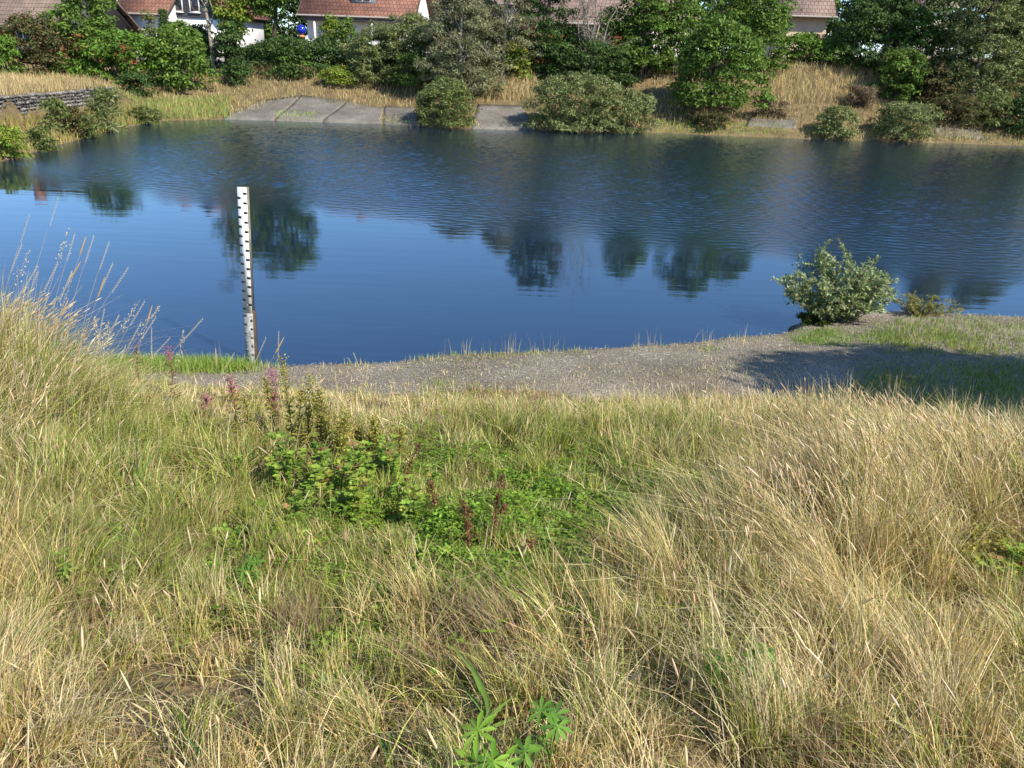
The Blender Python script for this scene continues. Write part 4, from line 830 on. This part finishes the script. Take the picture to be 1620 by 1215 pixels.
leafy_shrub('low_shrub', 'low yellowish shrub trailing beside the silvery shrub', b2 + [0, .15, 0], W2s * 1.25, .6, .30, 'yellowish', 30, 78, leaf=.03, per=20)
leafy_shrub('low_shrub', 'small dark bramble spreading under the silvery shrub', ground_hit(1290, 516) + [0, .1, 0], .62, .4, .16, 'green', 22, 79, leaf=.035, per=20)

# ------------------------------------------------------------------ single weeds and stalks
def curve(base, tip, k=8, sag=.06):
    t = np.linspace(0, 1, k)[:, None]; base = np.array(base); tip = np.array(tip); p = base + (tip - base) * t
    hz = tip - base; p[:, :2] -= (hz[:2] * .35 * np.sin(t * math.pi)) ; return p
def above(px, py, Yd): return P(px, py, Y=Yd)
def stalk(label, bpx, bpy, tpx, tpy, dY=0, head='spike', rad=.0022, group='tall dry stalks standing against the water', seed=0, hl=.16):
    r = np.random.RandomState(seed); b = ground_hit(bpx, bpy); tp = above(tpx, tpy, b[1] + dY); root = empty('grass_stalk', tuple(b)); tag(root, label, 'grass stalk', group)
    p = curve((0, 0, -.02), tp - b); v, f, _ = tubes(p[None], (rad * np.linspace(1.2, .45, 8))[None], 5); nmesh('stem', v, f, M_grass, (.56, .47, .28), root, True)
    ax = unit(p[-1] - p[-3]); mb = MB(); L = np.linalg.norm(tp - b); hl = min(hl, L * .4)
    if head == 'spike':                          # couch grass: alternate narrow spikelets
        n = 22; t = np.linspace(0, 1, n); c = p[-1] - ax * (hl * (1 - t))[:, None]; sd = unit(np.cross(ax, [0, 1, 0.2])) * np.where(np.arange(n) % 2, 1, -1)[:, None]
        V, F, k = leaves(c, ax + sd * .32 + r.randn(n, 3) * .05, np.tile([0, -1.0, .2], (n, 1)), np.full(n, .014), np.full(n, .0026)); mb.add(V, F, (.66, .56, .36))
    elif head == 'timothy':
        t = np.linspace(0, 1, 8); q = p[-1] + ax * (hl * .75 * t)[:, None]; v, f, _ = tubes(q[None], (np.array([.3, .9, 1, 1, .95, .9, .7, .15]) * .0042)[None], 7); mb.add(v, f, (.5, .36, .2))
    else:
        n = 60; t = r.uniform(0, 1, n); c = p[-1] - ax * (hl * 1.3 * (1 - t))[:, None] + r.randn(n, 3) * (.012 * (1.2 - t))[:, None]
        V, F, k = leaves(c, ax + r.randn(n, 3) * .35, r.randn(n, 3), np.full(n, .014), np.full(n, .004)); mb.add(V, F, (.62, .53, .34))
    mb.build('seed_head', M_grass, root); return root
ST = [(62, 690, 92, 315, 'spike'), (20, 690, 46, 342, 'spike'), (80, 700, 110, 362, 'panicle'), (95, 690, 118, 372, 'spike'), (100, 700, 126, 405, 'timothy'), (120, 700, 148, 375, 'spike'),
      (140, 700, 172, 385, 'spike'), (0, 700, 34, 388, 'spike'), (8, 700, 46, 398, 'panicle'), (130, 720, 178, 418, 'spike'), (120, 730, 202, 425, 'spike'), (130, 720, 155, 470, 'timothy'), (0, 690, -8, 430, 'panicle'),
      (170, 720, 228, 478, 'spike'), (180, 740, 246, 503, 'spike'), (214, 700, 232, 512, 'timothy'), (160, 700, 165, 490, 'spike'), (225, 740, 320, 505, 'spike'), (285, 700, 290, 525, 'panicle'), (250, 690, 240, 520, 'spike'),
      (385, 720, 420, 536, 'spike'), (445, 700, 441, 526, 'spike'), (395, 720, 435, 560, 'timothy'), (470, 790, 512, 575, 'panicle'), (200, 760, 150, 505, 'panicle'), (60, 740, 40, 470, 'panicle'), (30, 700, 60, 430, 'spike'), (350, 700, 342, 580, 'timothy'), (330, 700, 370, 560, 'spike'), (540, 700, 530, 590, 'spike'), (575, 690, 583, 575, 'spike'), (590, 690, 560, 560, 'spike')]
_r = np.random.RandomState(61)
for _ in range(22):
    a_ = _r.uniform(-10, 210); t_ = a_ + _r.uniform(-20, 95); ST.append((a_, _r.uniform(690, 760), t_, _r.uniform(415, 575) + .25 * max(t_ - 120, 0), ['spike', 'spike', 'panicle', 'timothy'][_r.randint(4)]))
desc = {'spike': 'long dry grass stalk with thin flattened ear above the pond', 'panicle': 'pale dry grass stalk with a loose feathery head', 'timothy': 'dry stalk with a dense brown cylindrical seed head'}
for i, (a, b, c, d_, hd) in enumerate(ST):
    stalk(desc[hd], a, b, c, d_, .05, hd, seed=i, group='tall dry grass stalks with ' + {'spike': 'thin ears', 'panicle': 'feathery heads', 'timothy': 'brown cylindrical heads'}[hd], rad=.0014)

def forb(name, label, px, py, tpy, kindf, seed, lean=0, cat='wildflower', nst=1, scale=1.0):
    r = np.random.RandomState(seed); b = ground_hit(px, py); root = empty(name, tuple(b)); tag(root, label, cat); H0 = above(px, tpy, b[1])[2] - b[2]
    st = MB(); lf = MB()
    for s_ in range(nst):
        fl = MB()
        H = H0 * (1 if s_ == 0 else r.uniform(.55, .95)); o = np.array([0, 0, 0]) if s_ == 0 else np.array([r.uniform(-.14, .14), r.uniform(-.12, .12), 0]) * (scale if kindf != 'bramble' else 2.0)
        tip = o + np.array([lean * H + r.uniform(-.04, .04), r.uniform(-.03, .03), H]); p = curve(o + [0, 0, -.02], tip, 9); sc_c = {'fire': (.30, .10, .08), 'gold': (.22, .16, .06), 'dock': (.16, .055, .035), 'bramble': (.2, .1, .06)}[kindf]
        v, f, _ = tubes(p[None], (np.linspace(.0042, .0018, 9))[None] * scale, 5); st.add(v, f, sc_c)
        if kindf in ('fire', 'gold'):
            n = int(110 * (1.3 if kindf == 'gold' else .6)); t = r.uniform(.15, .97, n); k = (t * 8).astype(int); k = np.minimum(k, 7); fr = (t * 8 - k)[:, None]; c = p[k] * (1 - fr) + p[k + 1] * fr; a = r.uniform(0, 6.28, n)
            dr = np.stack([np.cos(a), np.sin(a), r.uniform(-.1, .8, n)], -1); L = (.055 if kindf == 'gold' else .07) * (1.1 - .55 * t) * r.uniform(.7, 1.2, n) * scale
            V, F, kk = leaves(c, dr, unit(np.array([0, 0, 1.]) + r.randn(n, 3) * .4), L, L * (.3 if kindf == 'gold' else .2)); lf.add(V, F, np.repeat(pick([(.3, .31, .06), (.38, .33, .07), (.2, .24, .05)] if kindf == 'gold' else [(.2, .12, .07), (.13, .15, .05), (.25, .1, .08)], n, .15, r), kk, 0))
            n = 110 if kindf == 'gold' else 90; t = r.uniform(.72, 1.0, n) if kindf == 'gold' else r.uniform(.78, 1.02, n); k = np.minimum((t * 8).astype(int), 7); fr = (t * 8 - k)[:, None]; c = p[k] * (1 - fr) + p[k + 1] * fr + r.randn(n, 3) * (.014 + .02 * (1.05 - t))[:, None] * scale * (1.7 if kindf == 'gold' else 1.1)
            V, F, kk = leaves(c, r.randn(n, 3) + [0, 0, .6], r.randn(n, 3), np.full(n, .016) * scale, np.full(n, .009) * scale); fl.add(V, F, np.repeat(pick([(.40, .36, .08), (.50, .42, .10), (.32, .30, .07)] if kindf == 'gold' else [(.5, .12, .28), (.6, .2, .36), (.42, .13, .2)], n, .15, r), kk, 0))
        elif kindf == 'dock':
            n = 240; t = r.uniform(.4, 1, n); k = np.minimum((t * 8).astype(int), 7); c = p[k] + (p[k + 1] - p[k]) * (t * 8 - k)[:, None] + r.randn(n, 3) * .011 * scale * (1 + .8 * np.sin(t * 25))[:, None]
            V, F, kk = leaves(c, r.randn(n, 3), r.randn(n, 3), np.full(n, .011) * scale, np.full(n, .009) * scale); fl.add(V, F, np.repeat(pick([(.25, .11, .055), (.30, .16, .09), (.16, .065, .04)], n, .15, r), kk, 0))
            n = 10; a = r.uniform(0, 6.28, n); V, F, kk = leaves(np.repeat(p[1:2], n, 0), np.stack([np.cos(a), np.sin(a), r.uniform(0, .6, n)], -1), unit(np.array([0, 0, 1.]) + r.randn(n, 3) * .4), np.full(n, .08) * scale, np.full(n, .03) * scale); lf.add(V, F, np.repeat(pick([(.25, .12, .05), (.2, .2, .05)], n, .1, r), kk, 0))
        else:
            n = 42; t = r.uniform(.1, 1, n); k = np.minimum((t * 8).astype(int), 7); c = p[k] + (p[k + 1] - p[k]) * (t * 8 - k)[:, None]; c = np.repeat(c, 3, 0); a = np.repeat(r.uniform(0, 6.28, n), 3) + np.tile([0, 1.1, -1.1], n)
            pet = np.stack([np.cos(a), np.sin(a), np.full(3 * n, .25)], -1); c = c + np.repeat(pet[::3], 3, 0) * .03 * scale
            V, F, kk = leaves(c, pet, unit(np.array([0, 0, 1.]) + r.randn(3 * n, 3) * .35), np.full(3 * n, .045) * scale * r.uniform(.7, 1.2, 3 * n), np.full(3 * n, .03) * scale); lf.add(V, F, np.repeat(pick([(.22, .34, .05), (.32, .44, .07), (.15, .25, .04), (.42, .42, .08), (.30, .18, .08)], n, .15, r, [4, 4, 3, 1, .6]), 3 * kk, 0))
        if fl.n: fl.build('blossom' if kindf != 'dock' else 'seed_head', M_leaf, root)
    st.build('stem', M_bark, root, True)
    if lf.n: lf.build('leaves', M_leaf, root)
    return root
forb('fireweed', 'pink fireweed blossom above the shore grass near the staff gauge', 278, 640, 552, 'fire', 1)
forb('fireweed', 'fading pink fireweed spire beside the yellow goldenrod', 440, 690, 586, 'fire', 2)
forb('fireweed', 'short magenta fireweed tip in front of the goldenrod', 436, 690, 622, 'fire', 3)
forb('fireweed', 'dull purple seeding fireweed against the grey gravel', 326, 690, 628, 'fire', 4)
forb('fireweed', 'reddish leafy fireweed without open flowers', 378, 700, 600, 'fire', 5)
forb('dock', 'dark red dock spike at the end of the tall tussock', 222, 620, 545, 'dock', 6, cat='weed')
forb('goldenrod', 'tallest goldenrod spire standing before the gravel', 464, 720, 566, 'gold', 7, nst=2)
forb('goldenrod', 'goldenrod cluster just beside the tallest spire', 490, 730, 600, 'gold', 8, nst=3)
forb('goldenrod', 'yellowish goldenrod clump in front of the gravel edge', 520, 735, 612, 'gold', 9, nst=3)
forb('goldenrod', 'short goldenrod clump among bramble leaves', 548, 745, 648, 'gold', 10, nst=4)
forb('goldenrod', 'slender goldenrod stems beside the bramble thicket', 600, 745, 655, 'gold', 11, nst=3)
forb('goldenrod', 'low goldenrod left of the fireweed spires', 400, 715, 628, 'gold', 12, nst=2)
for i, (a, b, c, lb) in enumerate([(455, 780, 690, 'bramble sprouting at the foot of the goldenrod'), (520, 790, 690, 'leafy green bramble in the heart of the thicket'), (570, 790, 705, 'bramble with yellowing leaves beside the green weeds'), (500, 830, 745, 'bramble over the dark gap in the grass'), (560, 835, 760, 'bramble bending over rusty dead leaves'), (610, 780, 725, 'bright bramble on the edge of the green weed patch'), (1030, 735, 690, 'small bramble on the upper slope'), (975, 740, 700, 'tiny bramble next to the upper clover')]):
    forb('bramble', lb, a, b, c, 'bramble', 20 + i, cat='weed', nst=6, scale=.75 if b > 745 else .6)
for i, (a, b, c, lb) in enumerate([(742, 900, 790, 'tall dark dock stem rising from the green patch'), (780, 880, 745, 'tallest rusty dock stem in the green patch'), (690, 850, 770, 'leaning dock stem in the nettles'), (800, 850, 800, 'short rusty dock head by the nettles'), (832, 905, 848, 'rust red dock head below the nettles'), (640, 800, 700, 'thin dark dock stem near the bramble thicket'), (860, 935, 905, 'little red dock head among straw'), (632, 950, 925, 'small maroon dock at the lower edge of the green patch'), (660, 990, 955, 'low maroon dock in the dry grass'), (50, 945, 915, 'maroon dock head low in the tussock')]):
    forb('dock', lb, a, b, c, 'dock', 40 + i, lean=.12 if i % 2 else -.06, cat='weed')
forb('yellow_ragwort', 'yellow flowering weed in the tall grass by the bare soil', 1450, 905, 835, 'gold', 60, nst=7)
forb('yellow_ragwort', 'orange tinted weed next to the dark hollow', 1515, 915, 830, 'gold', 61, nst=7)
forb('bramble', 'green bramble in the dark hollow under the ragwort', 1490, 920, 880, 'bramble', 62, scale=.7, nst=5, cat='weed')
forb('bramble', 'brown tinged bramble at the edge of the bare soil', 1600, 925, 865, 'bramble', 63, scale=.7, nst=5, cat='weed')
def palmate(name, label, px, py, seed, L=.085, nl=7, n=3, hz=.06, cat='weed', asp=.34, cols=((.12, .26, .03), (.16, .32, .05), (.08, .18, .03))):
    """rosette of lobed leaves on short stalks"""
    r = np.random.RandomState(seed); b = ground_hit(px, py, hz * 1.35); root = empty(name, tuple(b)); tag(root, label, cat); st = MB(); lf = MB()
    for i in range(n):
        a = r.uniform(0, 6.28); c = np.array([math.cos(a) * L * .8, math.sin(a) * L * .5, hz * r.uniform(1.0, 1.9)]) if n > 1 else np.array([0, 0, hz])
        p = curve((0, 0, -.02), c, 5); v, f, _ = tubes(p[None], np.full((1, 5), .0022), 5); st.add(v, f, (.16, .22, .05))
        tl = unit(np.array([r.uniform(-.3, .3), -.45, 1])); e1 = unit(np.cross(tl, [0, 1, 0.3])); e2 = np.cross(tl, e1)
        for j in range(nl):
            an = j * 2 * math.pi / nl * .92 + a; d0 = e1 * math.cos(an) + e2 * math.sin(an); ll = L * r.uniform(.75, 1.1); K = 6; t = np.linspace(0, 1, K)
            mid = c + d0 * (ll * t)[:, None] + tl * (-.25 * ll * t ** 2)[:, None]; sd = np.cross(tl, d0); wv = asp * ll * np.array([.12, .42, .72, 1.0, .68, .06]) * .5
            Vv = np.stack([mid - sd * wv[:, None] + tl * wv[:, None] * .35, mid, mid + sd * wv[:, None] + tl * wv[:, None] * .35], 1).reshape(-1, 3); ix = np.arange(K * 3).reshape(K, 3)
            F = [(ix[q, s], ix[q, s + 1], ix[q + 1, s + 1], ix[q + 1, s]) for q in range(K - 1) for s in (0, 1)]; cc = np.array(cols[r.randint(len(cols))]) * r.uniform(.85, 1.15); lf.add(Vv, F, cc)
    st.build('stem', M_plain, root); lf.build('leaves', M_leaf, root, True); return root
palmate('lupin', 'bright star leaved rosette at the bottom edge of the meadow', 780, 1192, 1, .050, 9, 5, .13, asp=.26, cols=((.2, .38, .04), (.26, .44, .06), (.14, .3, .04)))
palmate('lupin', 'darker green lobed rosette beside the bright star leaved one', 872, 1170, 2, .04, 8, 4, .12, asp=.28)
palmate('lupin', 'small green lobed leaf between the two rosettes', 832, 1158, 3, .045, 6, 1, .16)
palmate('lupin', 'green leafy sprout in the dry grass by the dark hollow', 1150, 1068, 4, .036, 6, 6, .10)
palmate('lupin', 'second leafy sprout in the dry grass by the dark hollow', 1204, 1062, 5, .036, 6, 6, .10)
palmate('lupin', 'yellow green lobed plant among tall grass of the tussock', 98, 895, 6, .03, 5, 7, .14, cols=((.26, .34, .06), (.16, .27, .05)))
palmate('lupin', 'green lobed plant in the lower middle of the meadow grass', 395, 905, 7, .032, 6, 6, .10)
def broad_grass(label, px, py, tips, seed, wd=.012):
    r = np.random.RandomState(seed); b = ground_hit(px, py); root = empty('broad_grass', tuple(b)); tag(root, label, 'grass clump'); mb = MB()
    for (tx, ty) in tips:
        t_ = above(tx, ty, b[1] + r.uniform(-.03, .05)) - b; K = 9; p = curve((0, 0, 0), t_, K, .1); wv = wd * np.array([.6, .85, 1, 1, .95, .85, .65, .4, .05]) * .5
        sd = unit(np.cross(p[-1] - p[0], [r.uniform(-.3, .3), -1, .4])); V = np.stack([p - sd * wv[:, None], p + [0, .002, 0], p + sd * wv[:, None]], 1).reshape(-1, 3); ix = np.arange(K * 3).reshape(K, 3)
        mb.add(V, [(ix[q, s], ix[q, s + 1], ix[q + 1, s + 1], ix[q + 1, s]) for q in range(K - 1) for s in (0, 1)], pick([(.16, .28, .05), (.2, .33, .08), (.13, .25, .09)], 1, .1, r)[0])
    mb.build('blades', M_leaf, root, True); return root
broad_grass('broad green grass blades fanning out above the star leaved rosette', 772, 1160, [(715, 1020), (738, 1035), (725, 1080), (745, 1060), (815, 1100), (830, 1130)], 1)
broad_grass('thick blue green grass blades at the lower edge', 330, 1230, [(290, 1162), (302, 1170), (320, 1180)], 2, .016)
broad_grass('upright green blades beside the pale straw at the lower edge', 615, 1225, [(592, 1150), (622, 1155), (604, 1170)], 3)
broad_grass('green arching blades in the tall tussock', 225, 800, [(185, 690), (262, 700), (240, 680), (215, 672), (255, 735)], 4)
broad_grass('pale green blades in front of the dark hollow of the tussock', 40, 720, [(20, 655), (30, 662), (8, 670)], 5)
